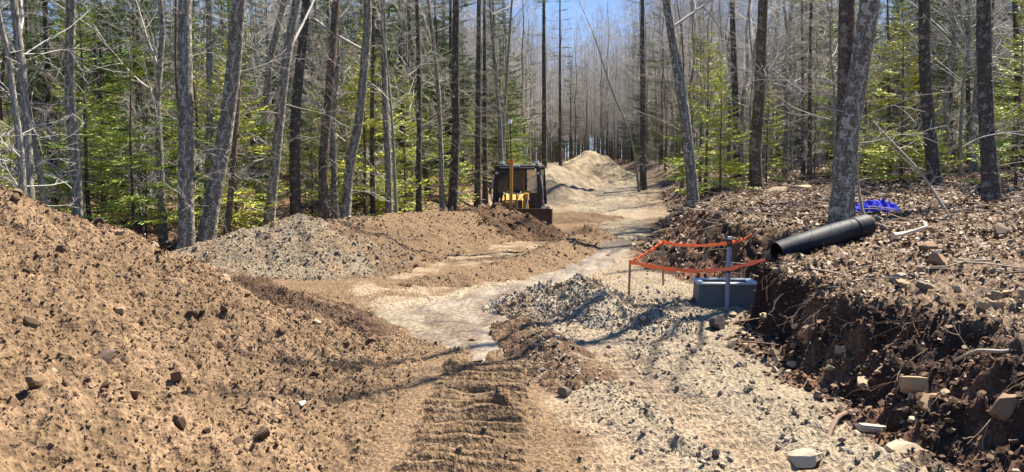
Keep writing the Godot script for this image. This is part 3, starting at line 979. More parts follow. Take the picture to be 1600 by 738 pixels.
func build_land() -> void:
	var pile := make_heap([[-5.7, 1.5, 2.1], [-5.6, 5.0, 2.1], [-5.5, 8.3, 1.98]], 0.56, 0.35, 0.09, 0.3, SAND, Color(0.27, 0.175, 0.1), [-0.1, 0.5], 3.0)
	pile.box = Rect2(-9.5, 2.2, 9.0, 10.6)
	var gravel := make_heap([[-6.3, 16.4, 0.35], [-5.0, 17.0, 0.75], [-4.2, 17.4, 1.02]], 0.47, 0.2, 0.07, 0.25, GRAVEL, Color(0.28, 0.195, 0.12), [-0.2, 0.5], 11.0)
	gravel.tint = func(x, d, a, b, col): return col.lerp(SAND, sstep(-2.9, -2.4, x + 0.5 * a)).lerp(DARK, 0.8 * (1.0 - sstep(12.2, 12.9, d + 0.6 * a + (x + 4.0) * 0.35)))  # near foot: dark soil, with slight shade of the trough put into the colour
	gravel.box = Rect2(-9.0, 11.8, 7.2, 8.5)
	var windrow := make_heap([[-3.75, 17.7, 0.88], [-3.3, 19.6, 0.9], [-2.6, 22.2, 0.85], [-1.9, 25.0, 0.85], [-1.3, 27.2, 0.85]], 0.58, 0.15, 0.085, 0.3, SAND, Color(0.17, 0.105, 0.06), [0.1, 0.6], 17.0)
	windrow.box = Rect2(-7.0, 14.5, 8.0, 14.5)
	var fill := make_heap([[-1.3, 14.3, 0.1], [-0.35, 15.2, 0.2], [0.45, 17.8, 0.24], [1.15, 20.6, 0.25], [1.75, 23.2, 0.28]], 0.6, 0.05, 0.09, 0.15, SAND, Color(0.17, 0.107, 0.06), [0.1, 0.5], 23.0)
	var edge := make_heap([[-4.8, 12.7, 0.5], [-3.5, 11.9, 0.42], [-2.5, 11.0, 0.26], [-1.75, 10.15, 0.12]], 0.6, 0.06, 0.09, 0.15, Color(0.11, 0.066, 0.04), Color(0.17, 0.11, 0.066), [-0.1, 0.3], 61.0)  # trough berm: dark brown soil, its slightly shaded face also painted into the colours
	var lip := make_heap([[0.12, 10.4, 0.05], [0.3, 9.4, 0.09], [0.42, 8.5, 0.1], [0.62, 7.7, 0.05]], 0.6, 0.04, 0.08, 0.12, Color(0.14, 0.086, 0.05), SAND, [0.0, 0.4], 67.0)
	var spoil := make_heap([[-2.0, 27.0, 0.75], [-1.2, 27.4, 0.98], [-0.4, 27.4, 1.04], [0.4, 27.3, 0.76], [1.1, 26.9, 0.4]], 0.62, 0.12, 0.1, 0.25, Color(0.16, 0.095, 0.052), Color(0.1, 0.06, 0.034), [-0.1, 0.4], 29.0)
	var small := make_heap([[2.15, 24.6, 0.5], [2.4, 25.6, 0.42]], 0.75, 0.1, 0.07, 0.15, SAND, Color(0.22, 0.13, 0.07), [0.0, 0.5], 37.0)
	var ridge := make_heap([[0.5, 11.9, 0.34], [0.85, 11.7, 0.47], [1.2, 10.9, 0.3], [1.6, 10.3, 0.16]], 0.62, 0.06, 0.1, 0.2, Color(0.4, 0.335, 0.24), Color(0.25, 0.18, 0.11), [0.1, 0.4], 41.0)
	var mound := make_heap([[3.2, 50.0, 1.1], [4.2, 52.0, 1.4], [4.65, 53.0, 1.8], [5.2, 52.4, 1.2]], 0.62, 0.2, 0.05, 0.4, Color(0.46, 0.36, 0.225), Color(0.4, 0.305, 0.185), [0.0, 0.5], 47.0)
	var side := make_heap([[1.6, 42.5, 1.1], [2.1, 44.5, 1.3], [2.4, 47.0, 1.2]], 0.6, 0.2, 0.05, 0.3, Color(0.4, 0.32, 0.215), SAND_PALE, [0.2, 0.6], 53.0)
	var crumb := make_heap([[0.9, 34.6, 0.2], [2.4, 34.9, 0.32], [3.2, 35.2, 0.2]], 0.35, 0.2, 0.05, 0.4, SAND, Color(0.2, 0.125, 0.07), [0.0, 0.5], 59.0)
	heaps = [pile, gravel, windrow, fill, spoil, small, ridge, mound, side, crumb, edge, lip]
	build_ground()
	build_heap("soil_pile", "tall tan sandy soil pile filling the lower left corner", "soil pile", pile, 0.025, M.soil)
	build_heap("gravel_heap", "low pale stony gravel heap between the grey trunks and the tall soil pile", "gravel heap", gravel, 0.05, M.stony)
	build_heap("sand_windrow", "long brown sand windrow running from the gravel heap to the bulldozer", "soil pile", windrow, 0.06, M.soil)
	build_heap("sand_berm", "low crumbly brown sand berm edging the pale wet track", "soil pile", fill, 0.05, M.soil)
	build_heap("soil_berm", "narrow dark brown soil berm behind the tall soil pile", "soil pile", edge, 0.035, M.soil)
	build_heap("soil_lip", "small crumbly dark soil lip right of the track marks", "soil pile", lip, 0.028, M.soil)
	build_heap("spoil_heap", "loose dark brown soil heap pushed up by the bulldozer blade", "soil pile", spoil, 0.045, M.soil)
	build_heap("spoil_mound", "small brown heap at the water's edge right of the bulldozer blade", "soil pile", small, 0.05, M.soil)
	build_heap("gravel_ridge", "jagged stony ridge standing in the road left of the flagging tape", "gravel heap", ridge, 0.03, M.stony)
	build_heap("sand_mound", "peaked pale sand mound at the far end of the clearing", "sand pile", mound, 0.12, M.soil)
	build_heap("gravel_slope", "pale gravel slope just right of the bulldozer cab", "gravel heap", side, 0.12, M.stony)
	build_heap("sand_spread", "low tongue of brown sand behind the bulldozer blade's right end", "soil pile", crumb, 0.09, M.soil)
	# the wet silt of the wheel run, a smooth skin of its own
	var sx := PackedFloat32Array()
	var sd := PackedFloat32Array()
	for k in 150: sx.append(-2.4 + k * 0.045)
	for k in 300: sd.append(8.7 + k * 0.062)
	var skin := part("mud_track", grid_mesh(sx, sd, silt, func(x, d): return Color(0.27, 0.213, 0.14).lerp(Color(0.17, 0.122, 0.077), 0.85 * sstep(-0.1, 0.35, nz.get_noise_2d(x * 3.0 + 9.0, d * 1.6) + 0.45 * nm.get_noise_2d(x * 0.9 - d * 0.3, d * 0.35) + 0.2 * nf.get_noise_2d(x, d))), M.wet, func(x, d): return in_run(x, d) > 0.0), self)
	tag(skin, "", "", "", "structure")
	# puddle in the wheel run
	var w := Mb.new()
	var ring := []
	for k in 40:
		var a := TAU * k / 40
		var rr := 1.0 + 0.22 * nz.get_noise_2d(cos(a) * 3.0 + 5.0, sin(a) * 3.0)
		ring.append(Vector3(2.45 + 0.75 * rr * cos(a) + 0.35 * sin(a), 0.0, -22.2 - 2.2 * rr * sin(a)))
	var wy := base(2.3, 22.0) + 0.02
	for k in 40:
		w.tri(Vector3(2.45, wy, -22.2), ring[k] + Vector3.UP * wy, ring[(k + 1) % 40] + Vector3.UP * wy)
	var wet := plain(Color(0.16, 0.13, 0.1), 0.06)
	tag(part("water", w.mesh(wet), self), "", "", "", "structure")

func build_woods() -> void:
	for k in TREES.size(): stem_tree(TREES[k], 500 + k * 13)
	# patterns for the trees further in
	var firs := [
		[conifer(2.4, 0.025, 0.8, 0.15, 0, 61, 0, 1.2), 2], [conifer(4.2, 0.04, 1.25, 0.35, 0, 62, 2), 2], [conifer(6.5, 0.06, 1.7, 0.5, 1, 63, 4), 1],
		[conifer(9.5, 0.09, 1.9, 1.0, 2, 64, 8, 1.1), 1], [conifer(13.5, 0.13, 2.3, 1.6, 2, 65, 16, 1.2), 1], [conifer(13.0, 0.12, 2.0, 3.6, 2, 66, 46, 1.2), 1], [conifer(5.2, 0.05, 1.6, 0.3, 3, 67, 2), 2]]
	var hards := [
		[hardwood(14.0, 0.11, 71, 2.4, 24, [8, 6]), 0], [hardwood(15.0, 0.085, 72, 3.0, 22, [8, 6]), 0], [hardwood(11.0, 0.055, 73, 1.2, 24, [8, 6]), 3], [hardwood(12.0, 0.065, 74, 1.6, 24, [8, 6]), 2]]
	var brush := [
		[hardwood(3.4, 0.018, 81, 0.4, 17, [7, 5]), 3], [hardwood(4.6, 0.025, 82, 0.6, 20, [7, 6]), 2], [hardwood(2.4, 0.013, 83, 0.2, 18, [7, 5]), 3]]
	var fir_nodes := []
	for f in firs: fir_nodes.append(tree_node("fir_tree", f[0], f[1]))
	var hard_nodes := []
	for f in hards: hard_nodes.append(tree_node("bare_tree", f[0], f[1]))
	var brush_nodes := []
	for f in brush: brush_nodes.append(tree_node("bare_sapling", f[0], f[1]))
	var taken := []
	for t in TREES: taken.append(Vector2(t[6][0][0], t[3]))
	# greens that stand out: pattern, x, d, size, label
	var seen := [
		[6, 6.0, 27.5, 1.05, "bright yellow-green fir sapling behind the leaning grey trunk on the mound"],
		[1, 6.1, 26.0, 0.95, "small sparse fir between the leaning grey trunk and the shaggy trunk"],
		[2, 7.0, 33.0, 1.0, "tall fir rising behind the bright sapling on the leaf-covered mound"],
		[6, 11.9, 30.0, 1.1, "bright fir left of the thick twin trunks, deep in the woods"],
		[1, 12.2, 21.5, 1.1, "bright little fir just left of the thick spruce by the right edge"],
		[6, 11.6, 26.5, 1.1, "bright fir between the spruce behind the tarp and the right-edge spruce"],
		[2, 14.4, 25.0, 1.0, "fir with long low boughs at the right edge"],
		[6, -6.4, 20.6, 1.0, "bright yellow-green fir between the thick curved trunk and the leaning trunk"],
		[2, -7.0, 22.5, 1.05, "fir with sunlit boughs behind the thick curved trunk"],
		[1, -9.6, 16.6, 0.85, "bright fir sapling at the left edge above the soil pile"],
		[0, -8.3, 14.2, 1.0, "tiny bright fir peeking over the soil pile crest"],
		[2, -9.8, 20.5, 1.0, "fir with spreading flat boughs behind the soil pile, left of the straight trunk"],
		[3, -10.8, 23.5, 1.0, "tall shaded fir behind the soil pile, left of the straight grey-green trunk"],
		[2, -8.4, 19.6, 0.8, "low broad fir with olive boughs just left of the straight grey-green trunk"],
		[6, -4.4, 26.5, 1.25, "yellow-green fir behind the forked trunk"],
		[0, -3.6, 30.5, 1.2, "tiny fir on the sunny slope left of the darkest pole"],
		[0, -2.2, 34.0, 1.3, "low yellowish fir on the sunny slope left of the bulldozer"],
		[1, -1.8, 41.0, 0.9, "bright fir behind the bulldozer cab's left corner"],
		[1, -0.2, 43.0, 0.8, "bright fir behind the bulldozer cab roof"],
		[1, -3.1, 38.0, 0.8, "bright fir behind the two straight poles left of the antenna"],
	]
	for s in seen:
		var o: Node3D = fir_nodes[s[0]].duplicate()
		o.name = numbered("fir_tree")
		add_child(o)
		o.position = Vector3(s[1], base(s[1], s[2]), -s[2])
		o.scale = Vector3.ONE * s[3]
		o.rotation.y = ran(0, TAU)
		tag(o, s[4], "tree")
		taken.append(Vector2(s[1], s[2]))
	# the rest of the woods in view, tree by tree
	var made := 0
	var tries := 0
	while made < 255 and tries < 20000:
		tries += 1
		var d := sqrt(ran(18.5 * 18.5, 58.0 * 58.0))
		var x := ran(-0.66, 0.66) * d
		if in_clearing(x, d, 1.1 if d < 36.0 else 0.7): continue
		if absf(x) > 0.6 * d + 1.0: continue
		var near := false
		for q in taken:
			if q.distance_squared_to(Vector2(x, d)) < (1.1 if d > 30.0 else 1.7): near = true
		if near: continue
		var left := x < curve(d, LEFT_EDGE)
		if not left and d < 26.0: continue
		var shy := not left and bank_in(x, d) < 6.5
		var pick := rng.randf()
		var o: Node3D
		var called := ""
		var look := ""
		var deep := d > 34.0
		if pick < ((0.6 if deep else 0.36) if left else 0.45) and not (shy and d > 30.0):
			var k: int = [1, 2, 3, 6, 5, 3, 4, 2, 6, 2][rng.randi() % 10] if not deep else [3, 4, 5, 4, 3, 4, 5, 2, 4, 3][rng.randi() % 10]
			if not left and d < 30.0 and k in [3, 4]: k = [1, 5][rng.randi() % 2]
			o = fir_nodes[k].duplicate()
			called = "fir_tree"
			look = "small bright fir" if k in [1, 6] else "tall dark fir" if k in [4, 5] else "middle-sized green fir"
		elif pick < 0.82:
			var k := rng.randi() % 4
			o = hard_nodes[k].duplicate()
			called = "bare_tree"
			look = ["tall bare grey tree", "slender bare grey tree", "thin pale bare tree", "brownish bare tree"][k]
		else:
			var k := rng.randi() % 3
			o = brush_nodes[k].duplicate()
			called = "bare_sapling"
			look = ["pale twiggy sapling", "brown twiggy sapling", "low pale twiggy brush"][k]
		var px := 1386.0 * x / d
		var where := "at the right edge of the woods"
		for q in [[-510.0, "behind the tall soil pile"], [-310.0, "behind the pale gravel heap"], [-190.0, "behind the windrow's near end"], [-60.0, "behind the windrow's far end"], [60.0, "behind the bulldozer"], [230.0, "beside the far sand mound"], [390.0, "behind the leaf-covered mound"], [500.0, "just left of the twin trunks"], [620.0, "behind the blue tarp"], [740.0, "left of the right-edge spruce"]]:
			if px < q[0]:
				where = q[1]
				break
		where = ("deep in the woods " if deep else "in the near woods ") + where
		o.name = numbered(called)
		add_child(o)
		o.position = Vector3(x, base(x, d), -d)
		o.scale = Vector3(ran(0.75, 1.25), ran(0.8, 1.2), ran(0.75, 1.25))
		o.rotation.y = ran(0, TAU)
		tag(o, look + " " + where, "sapling" if called == "bare_sapling" else "tree", look + "s " + where)
		taken.append(Vector2(x, d))
		made += 1
	print("trees placed ", made)
	for q in fir_nodes + hard_nodes + brush_nodes: q.free()
	# the far wood, one mass
	var sets := [merged(firs[3][0], 1), merged(firs[4][0], 1), merged(firs[5][0], 1), merged(hards[0][0], 0), merged(hards[1][0], 0), merged(hards[2][0], 3), merged(hards[3][0], 2), merged(brush[1][0], 2)]
	var xf := []
	for k in sets.size(): xf.append([])
	for k in 3200:
		var d := sqrt(ran(50.0 * 50.0, 150.0 * 150.0))
		var x := ran(-0.72, 0.72) * d
		if in_clearing(x, d, 1.0) and d < 92.0: continue
		var c := absf(x - 6.0) / d
		var s: int = [0, 1, 2, 3, 4, 5, 6, 7, 3, 4][rng.randi() % 10]
		if c < 0.16 and s < 3 and rng.randf() < 0.75: s = 3 + rng.randi() % 4
		if c > 0.2 and rng.randf() < 0.75: s = rng.randi() % 3
		xf[s].append(Transform3D(Basis(Vector3.UP, ran(0, TAU)).scaled(Vector3.ONE * ran(0.8, 1.15)), Vector3(x, base(x, d) - 0.1, -d)))
	# the woods go on to both sides of the view
	for k in 900:
		var d := sqrt(ran(14.0 * 14.0, 110.0 * 110.0))
		var x := ran(0.68, 1.25) * d * (1.0 if rng.randf() < 0.35 else -1.0)
		if absf(x) < 11.0 or (x > 0.0 and d < 45.0): continue
		xf[[0, 1, 2, 3, 4, 5, 6, 2][rng.randi() % 8]].append(Transform3D(Basis(Vector3.UP, ran(0, TAU)).scaled(Vector3.ONE * ran(0.8, 1.15)), Vector3(x, base(x, d) - 0.1, -d)))
	for k in 150:
		var d := ran(94.0, 165.0)
		var x := 4.0 + ran(-0.16, 0.16) * d
		xf[3 + rng.randi() % 4].append(Transform3D(Basis(Vector3.UP, ran(0, TAU)).scaled(Vector3.ONE * ran(0.9, 1.35)), Vector3(x, base(x, d) - 0.1, -d)))
	var low := [merged(brush[0][0], 3), merged(brush[1][0], 2), merged(brush[2][0], 3), merged(firs[0][0], 2), merged(firs[1][0], 2)]
	var lf := []
	for k in low.size(): lf.append([])
	for k in 1000:
		var d := sqrt(ran(21.0 * 21.0, 80.0 * 80.0))
		var x := ran(-0.64, 0.64) * d
		if in_clearing(x, d, 1.2): continue
		if x > 0.0 and d < 27.0: continue
		var s: int = [0, 1, 2, 0, 1, 2, 1, 3, 4][rng.randi() % 9]
		lf[s].append(Transform3D(Basis(Vector3.UP, ran(0, TAU)).scaled(Vector3.ONE * ran(0.6, 1.2)), Vector3(x, base(x, d) - 0.05, -d)))
	for k in low.size():
		mass("undergrowth", "tangle of twiggy brush and little firs between the trunks", low[k], lf[k], [])
	for k in sets.size():
		mass("distant_woods", "far mixed woods closing off the view behind the clearing", sets[k], xf[k], [])

func build_stones() -> void:
	var tan_m := [stone_mat(Color(0.42, 0.31, 0.19)), stone_mat(Color(0.36, 0.25, 0.15)), stone_mat(Color(0.48, 0.38, 0.25))]
	var grey_m := [stone_mat(Color(0.33, 0.27, 0.195)), stone_mat(Color(0.23, 0.19, 0.145)), stone_mat(Color(0.4, 0.33, 0.24)), stone_mat(Color(0.34, 0.26, 0.17))]
	var clod_m := [stone_mat(Color(0.16, 0.1, 0.056)), stone_mat(Color(0.21, 0.135, 0.075)), stone_mat(Color(0.12, 0.076, 0.046))]
	var ridge_m := [stone_mat(Color(0.46, 0.37, 0.25)), stone_mat(Color(0.36, 0.285, 0.19)), stone_mat(Color(0.5, 0.41, 0.285))]
	# named rocks
	var named := [
		[2.42, 10.35, 0.17, Color(0.13, 0.115, 0.1), 0.9, "dark grey block of rock on the pale floor in front of the utility box"],
		[3.02, 6.55, 0.15, Color(0.46, 0.31, 0.16), 0.8, "largest tan angular rock at the foot of the bank, lower right"],
		[2.95, 6.15, 0.13, Color(0.4, 0.26, 0.14), 0.8, "tan rock just below the largest tan angular rock"],
		[2.6, 5.75, 0.15, Color(0.52, 0.41, 0.26), 0.5, "flat cream slab near the bottom edge at the foot of the bank"],
		[2.6, 6.3, 0.17, Color(0.5, 0.42, 0.31), 0.3, "thin pale slab lying left of the tan rocks below the bank"],
		[3.25, 5.75, 0.14, Color(0.3, 0.2, 0.12), 0.9, "brown rock low in the right corner beneath the dark soil"],
		[2.98, 7.35, 0.1, Color(0.44, 0.32, 0.19), 0.8, "single tan rock lodged halfway along the foot of the bank"],
		[2.9, 8.5, 0.12, Color(0.34, 0.2, 0.1), 0.9, "rusty brown rock stuck in the face of the bank"],
		[1.92, 5.65, 0.13, Color(0.48, 0.4, 0.28), 0.6, "rounded cream rock at the bottom edge among the gravel"],
		[4.65, 9.6, 0.16, Color(0.36, 0.22, 0.12), 0.7, "reddish brown rock on top of the bank, nearer one"],
		[5.25, 11.1, 0.17, Color(0.3, 0.19, 0.11), 0.8, "brown block of rock on top of the bank below the tarp"],
		[7.0, 12.6, 0.2, Color(0.22, 0.15, 0.1), 0.9, "dark wedge of rock beside the moss by the right-edge spruce"],
		[2.85, 9.9, 0.11, Color(0.5, 0.36, 0.2), 0.7, "pale orange wedge of rock under the overhanging roots"],
		[2.35, 9.35, 0.11, Color(0.45, 0.33, 0.2), 0.6, "squat tan rock at the corner of the bank"],
		[-4.0, 6.75, 0.1, Color(0.2, 0.14, 0.1), 0.8, "dark flat-faced stone sticking out of the soil pile, upper one"],
		[-2.72, 5.85, 0.09, Color(0.19, 0.13, 0.09), 0.8, "dark pointed stone sticking out of the soil pile, lower one"],
		[-1.6, 6.6, 0.06, Color(0.52, 0.46, 0.38), 0.5, "small white splinter of stone on the soil pile's lower slope"],
		[0.45, 7.4, 0.07, Color(0.2, 0.16, 0.12), 0.8, "lone dark stone on the brown sand right of the track marks"],
		[-0.42, 9.75, 0.09, Color(0.2, 0.13, 0.08), 0.8, "dark clump at the near end of the pale wet track"],
		[7.3, 24.5, 0.42, Color(0.48, 0.36, 0.22), 0.4, "long pale tan slab of stone on the mound right of the shaggy trunk"],
		[8.2, 25.3, 0.34, Color(0.5, 0.37, 0.22), 0.35, "smaller tan slab of stone beside the long slab on the mound"],
	]
	for r in named:
		var o := part("rock", make_rock(int(r[0] * 731 + r[1] * 97), r[4], 7), self)
		o.material_override = stone_mat(r[3])
		o.position = Vector3(r[0], surf(r[0], r[1]) + r[2] * r[4] * 0.55, -r[1])
		o.basis = Basis.from_euler(Vector3(ran(-0.25, 0.25), ran(0, TAU), ran(-0.25, 0.25))).scaled(Vector3.ONE * r[2])
		tag(o, r[5], "rock")
	# stones that can be picked out one by one
	var left := 195
	while left > 0:
		var d := sqrt(ran(5.0 * 5.0, 12.5 * 12.5))
		var x := ran(0.2, 3.6)
		var e := bank_in(x, d)
		var w := gravelly(x, d) * 0.7
		if e > -0.45 and e < 0.5: w = maxf(w, 0.8)
		if rng.randf() > w: continue
		var pale: bool = e < -0.3
		rock_part(ground, x, d, ran(0.018, 0.055) if pale else ran(0.03, 0.085), (grey_m if pale else tan_m)[rng.randi() % 3])
		left -= 1
	left = 100
	while left > 0:
		var d := sqrt(ran(5.5 * 5.5, 17.0 * 17.0))
		var x := ran(3.2, 0.6 * d)
		if x < 3.2 or bank_in(x, d) < curve(d, BANK_WIDTH): continue
		rock_part(ground, x, d, ran(0.04, 0.11), tan_m[rng.randi() % 3] if rng.randf() < 0.6 else grey_m[rng.randi() % 4])
		left -= 1
	for k in 230:
		var d := ran(4.6, 10.5)
		var x := ran(-5.2, -0.9)
		if heap_at(heaps[0], x, d) > 0.06: rock_part(heaps[0].node, x, d, ran(0.02, 0.075), (grey_m[3] if rng.randf() < 0.15 else clod_m[rng.randi() % 3]), "clod", 0.15)
	for k in 150:
		var d := ran(9.2, 12.8)
		var x := ran(0.0, 2.4)
		if heap_at(heaps[6], x, d) > 0.03: rock_part(heaps[6].node, x, d, ran(0.018, 0.05), ridge_m[rng.randi() % 3])
	for k in 160:
		var d := ran(12.6, 19.0)
		var x := ran(-7.0, -2.4)
		if heap_at(heaps[1], x, d) > 0.05: rock_part(heaps[1].node, x, d, ran(0.03, 0.075), grey_m[rng.randi() % 4])
	for k in 140:
		var d := ran(24.5, 28.0)
		var x := ran(-2.2, 1.6)
		if heap_at(heaps[4], x, d) > 0.05: rock_part(heaps[4].node, x, d, ran(0.05, 0.11), clod_m[rng.randi() % 3], "clod")
	# small gravel and clods, uncountable
	var scatter := func(count: int, x0: float, x1: float, d0: float, d1: float, want: Callable, s0: float, s1: float, cols: Array) -> Array:
		var xf := []
		var cc := []
		for k in count:
			var d := sqrt(ran(d0 * d0, d1 * d1))
			var x := ran(x0, x1)
			if rng.randf() > want.call(x, d): continue
			var s := ran(s0, s1)
			s = s0 + (s - s0) * rng.randf()
			xf.append(Transform3D(Basis.from_euler(Vector3(ran(-0.6, 0.6), ran(0, TAU), ran(-0.6, 0.6))).scaled(Vector3.ONE * s), Vector3(x, surf(x, d) + s * 0.2, -d)))
			var c: Color = cols[rng.randi() % cols.size()]
			var g := ran(0.75, 1.2)
			cc.append(Color(c.r * g, c.g * g, c.b * g))
		return [xf, cc]
	var greys := [Color(0.34, 0.27, 0.185), Color(0.28, 0.22, 0.15), Color(0.4, 0.325, 0.225), Color(0.32, 0.24, 0.155), Color(0.19, 0.15, 0.105)]
	var browns := [SAND, SAND, Color(0.19, 0.12, 0.066), Color(0.25, 0.162, 0.092)]
	var a: Array = scatter.call(13000, -0.6, 3.2, 4.8, 13.0, func(x, d): return maxf(0.05, gravelly(x, d) * (0.4 if x > 1.5 else 1.0)) if bank_in(x, d) < 0.2 else 0.3, 0.01, 0.042, greys)
	mass("gravel", "loose pale gravel strewn over the road floor right of the tracks", rocks[0], a[0], a[1])
	a = scatter.call(7000, -0.2, 2.6, 9.0, 13.0, func(x, d): return 1.0 if heap_at(heaps[6], x, d) > 0.0 else 0.0, 0.01, 0.034, [Color(0.46, 0.37, 0.25), Color(0.39, 0.31, 0.205), Color(0.52, 0.43, 0.3), Color(0.34, 0.24, 0.145), Color(0.26, 0.195, 0.125)])
	mass("gravel", "stony rubble covering the jagged ridge", rocks[2], a[0], a[1])
	a = scatter.call(9000, -8.0, -2.0, 12.2, 20.0, func(x, d): return 1.0 if heap_at(heaps[1], x, d) > 0.0 else 0.0, 0.012, 0.045, greys + [SAND, Color(0.3, 0.21, 0.13)])
	mass("gravel", "pale stones covering the low gravel heap", rocks[4], a[0], a[1])
	a = scatter.call(60000, -6.0, 0.9, 4.4, 11.5, func(x, d): return 0.9 if heap_at(heaps[0], x, d) > 0.0 else 0.3 * (1.0 - sstep(-0.6, 0.2, x - 0.4)) if tracks(x, d) == 0.0 else 0.02, 0.007, 0.03, browns)
	mass("soil_crumbs", "loose crumbs of tan soil over the tall pile and its toe", rocks[1], a[0], a[1])
	a = scatter.call(15000, 2.0, 4.6, 4.8, 14.0, func(x, d): return 1.0 if bank_in(x, d) > -0.25 and bank_in(x, d) < curve(d, BANK_WIDTH) * 1.1 else 0.0, 0.012, 0.055, [Color(0.1, 0.056, 0.033), Color(0.14, 0.076, 0.044), Color(0.06, 0.037, 0.025), Color(0.2, 0.125, 0.072), Color(0.28, 0.19, 0.115)])
	mass("soil_clods", "dark crumbling humus and stones on the face of the cut bank", rocks[5], a[0], a[1])
	a = scatter.call(12000, -6.0, 3.2, 12.5, 29.0, func(x, d): return 0.8 if heap_at(heaps[2], x, d) > 0.0 or heap_at(heaps[4], x, d) > 0.0 or heap_at(heaps[5], x, d) > 0.0 else 0.8 if heap_at(heaps[3], x, d) > 0.0 else 0.03, 0.012, 0.06, [SAND, SAND, Color(0.19, 0.122, 0.07), Color(0.28, 0.19, 0.115)])
	mass("soil_crumbs", "loose clods of brown soil over the windrow and the bulldozer's heap", rocks[3], a[0], a[1])

func build_litter() -> void:
	# a curled dead leaf
	var mb := Mb.new()
	var row := [[-0.5, 0.02, 0.0], [-0.2, 0.3, 0.12], [0.15, 0.34, 0.16], [0.5, 0.03, 0.05]]
	for k in 3:
		var p: Array = row[k]
		var q: Array = row[k + 1]
		for s in [-1.0, 1.0]:
			mb.quad(Vector3(p[0], 0.06 * k, 0), Vector3(q[0], 0.06 * (k + 1), 0), Vector3(q[0], q[2] + 0.06 * k, s * q[1]), Vector3(p[0], p[2] + 0.06 * k, s * p[1]))
	var leaf := mb.mesh(M.dry)
	var cols := [Color(0.22, 0.155, 0.1), Color(0.16, 0.107, 0.068), Color(0.31, 0.245, 0.18), Color(0.11, 0.074, 0.048), Color(0.26, 0.2, 0.145), Color(0.07, 0.047, 0.032), Color(0.36, 0.29, 0.22)]
	var warm := [Color(0.3, 0.17, 0.08), Color(0.26, 0.16, 0.09), Color(0.22, 0.12, 0.06), Color(0.34, 0.25, 0.16), Color(0.16, 0.1, 0.06)]
	var strew := func(count: int, pick: Callable, s0: float, s1: float, palette: Array) -> Array:
		var xf := []
		var cc := []
		for k in count:
			var p: Vector2 = pick.call()
			if p == Vector2.INF: continue
			var s := ran(s0, s1) * clampf(p.y / 14.0, 0.5, 1.0)
			xf.append(Transform3D(Basis.from_euler(Vector3(ran(-0.6, 0.6), ran(0, TAU), ran(-0.6, 0.6))).scaled(Vector3.ONE * s), Vector3(p.x, land(p.x, p.y) + s * ran(0.0, 0.3), -p.y)))
			var c: Color = palette[rng.randi() % palette.size()]
			var g := ran(0.7, 1.25)
			cc.append(Color(c.r * g, c.g * g, c.b * g))
		return [xf, cc]
	var a: Array = strew.call(50000, func():
		var d := sqrt(ran(25.0, 420.0))
		var x := ran(2.6, 0.62 * d + 2.0)
		var e := bank_in(x, d)
		if e < 0.02 or (e < curve(d, BANK_WIDTH) and rng.randf() < 0.86): return Vector2.INF
		if rng.randf() < 0.8 * sstep(0.0, 0.35, nz.get_noise_2d(x * 2.0 + 70.0, d * 2.0)): return Vector2.INF
		return Vector2(x, d), 0.04, 0.11, cols)
	mass("leaf_litter", "dead leaves covering the top of the right bank", leaf, a[0], a[1])
	a = strew.call(22000, func():
		var d := sqrt(ran(400.0, 2500.0))
		var x := ran(3.0, 0.62 * d)
		if bank_in(x, d) < 0.0: return Vector2.INF
		return Vector2(x, d), 0.09, 0.17, cols)
	mass("leaf_litter", "dead leaves over the wood floor right of the road", leaf, a[0], a[1])
	a = strew.call(22000, func():
		var d := sqrt(ran(256.0, 2500.0))
		var x := ran(-0.62 * d, 0.5)
		if x > curve(d, LEFT_EDGE) - 0.1 or on_heap(x, d): return Vector2.INF
		return Vector2(x, d), 0.08, 0.16, warm)
	mass("leaf_litter", "russet dead leaves over the wood floor left of the road", leaf, a[0], a[1])
	# fallen sticks
	var st := Mb.new()
	st.tube(PackedVector3Array([Vector3(-0.5, 0, 0), Vector3(-0.2, 0.03, 0.04), Vector3(0.15, 0.01, -0.03), Vector3(0.5, 0.05, 0.02)]), PackedFloat32Array([0.016, 0.013, 0.01, 0.004]), 4)
	var stick := st.mesh(M.dry)
	var xf := []
	var cc := []
	for k in 8000:
		var d := sqrt(ran(60.0, 2300.0))
		var x := ran(-0.62, 0.62) * d
		if d < 13.0 and rng.randf() < 0.75: continue
		if in_clearing(x, d, 0.0) or on_heap(x, d):
			if bank_in(x, d) < 0.0 or bank_in(x, d) > 1.2: continue
		var s := ran(0.2, 1.0)
		xf.append(Transform3D(Basis.from_euler(Vector3(0, ran(0, TAU), ran(-0.35, 0.35))).scaled(Vector3(s, s * 0.8, s)), Vector3(x, land(x, d) + ran(0.02, 0.12), -d)))
		var g := ran(0.06, 0.3)
		cc.append(Color(g, g * 0.8, g * 0.6))
	mass("fallen_twigs", "dead sticks and twigs littering the wood floor", stick, xf, cc)

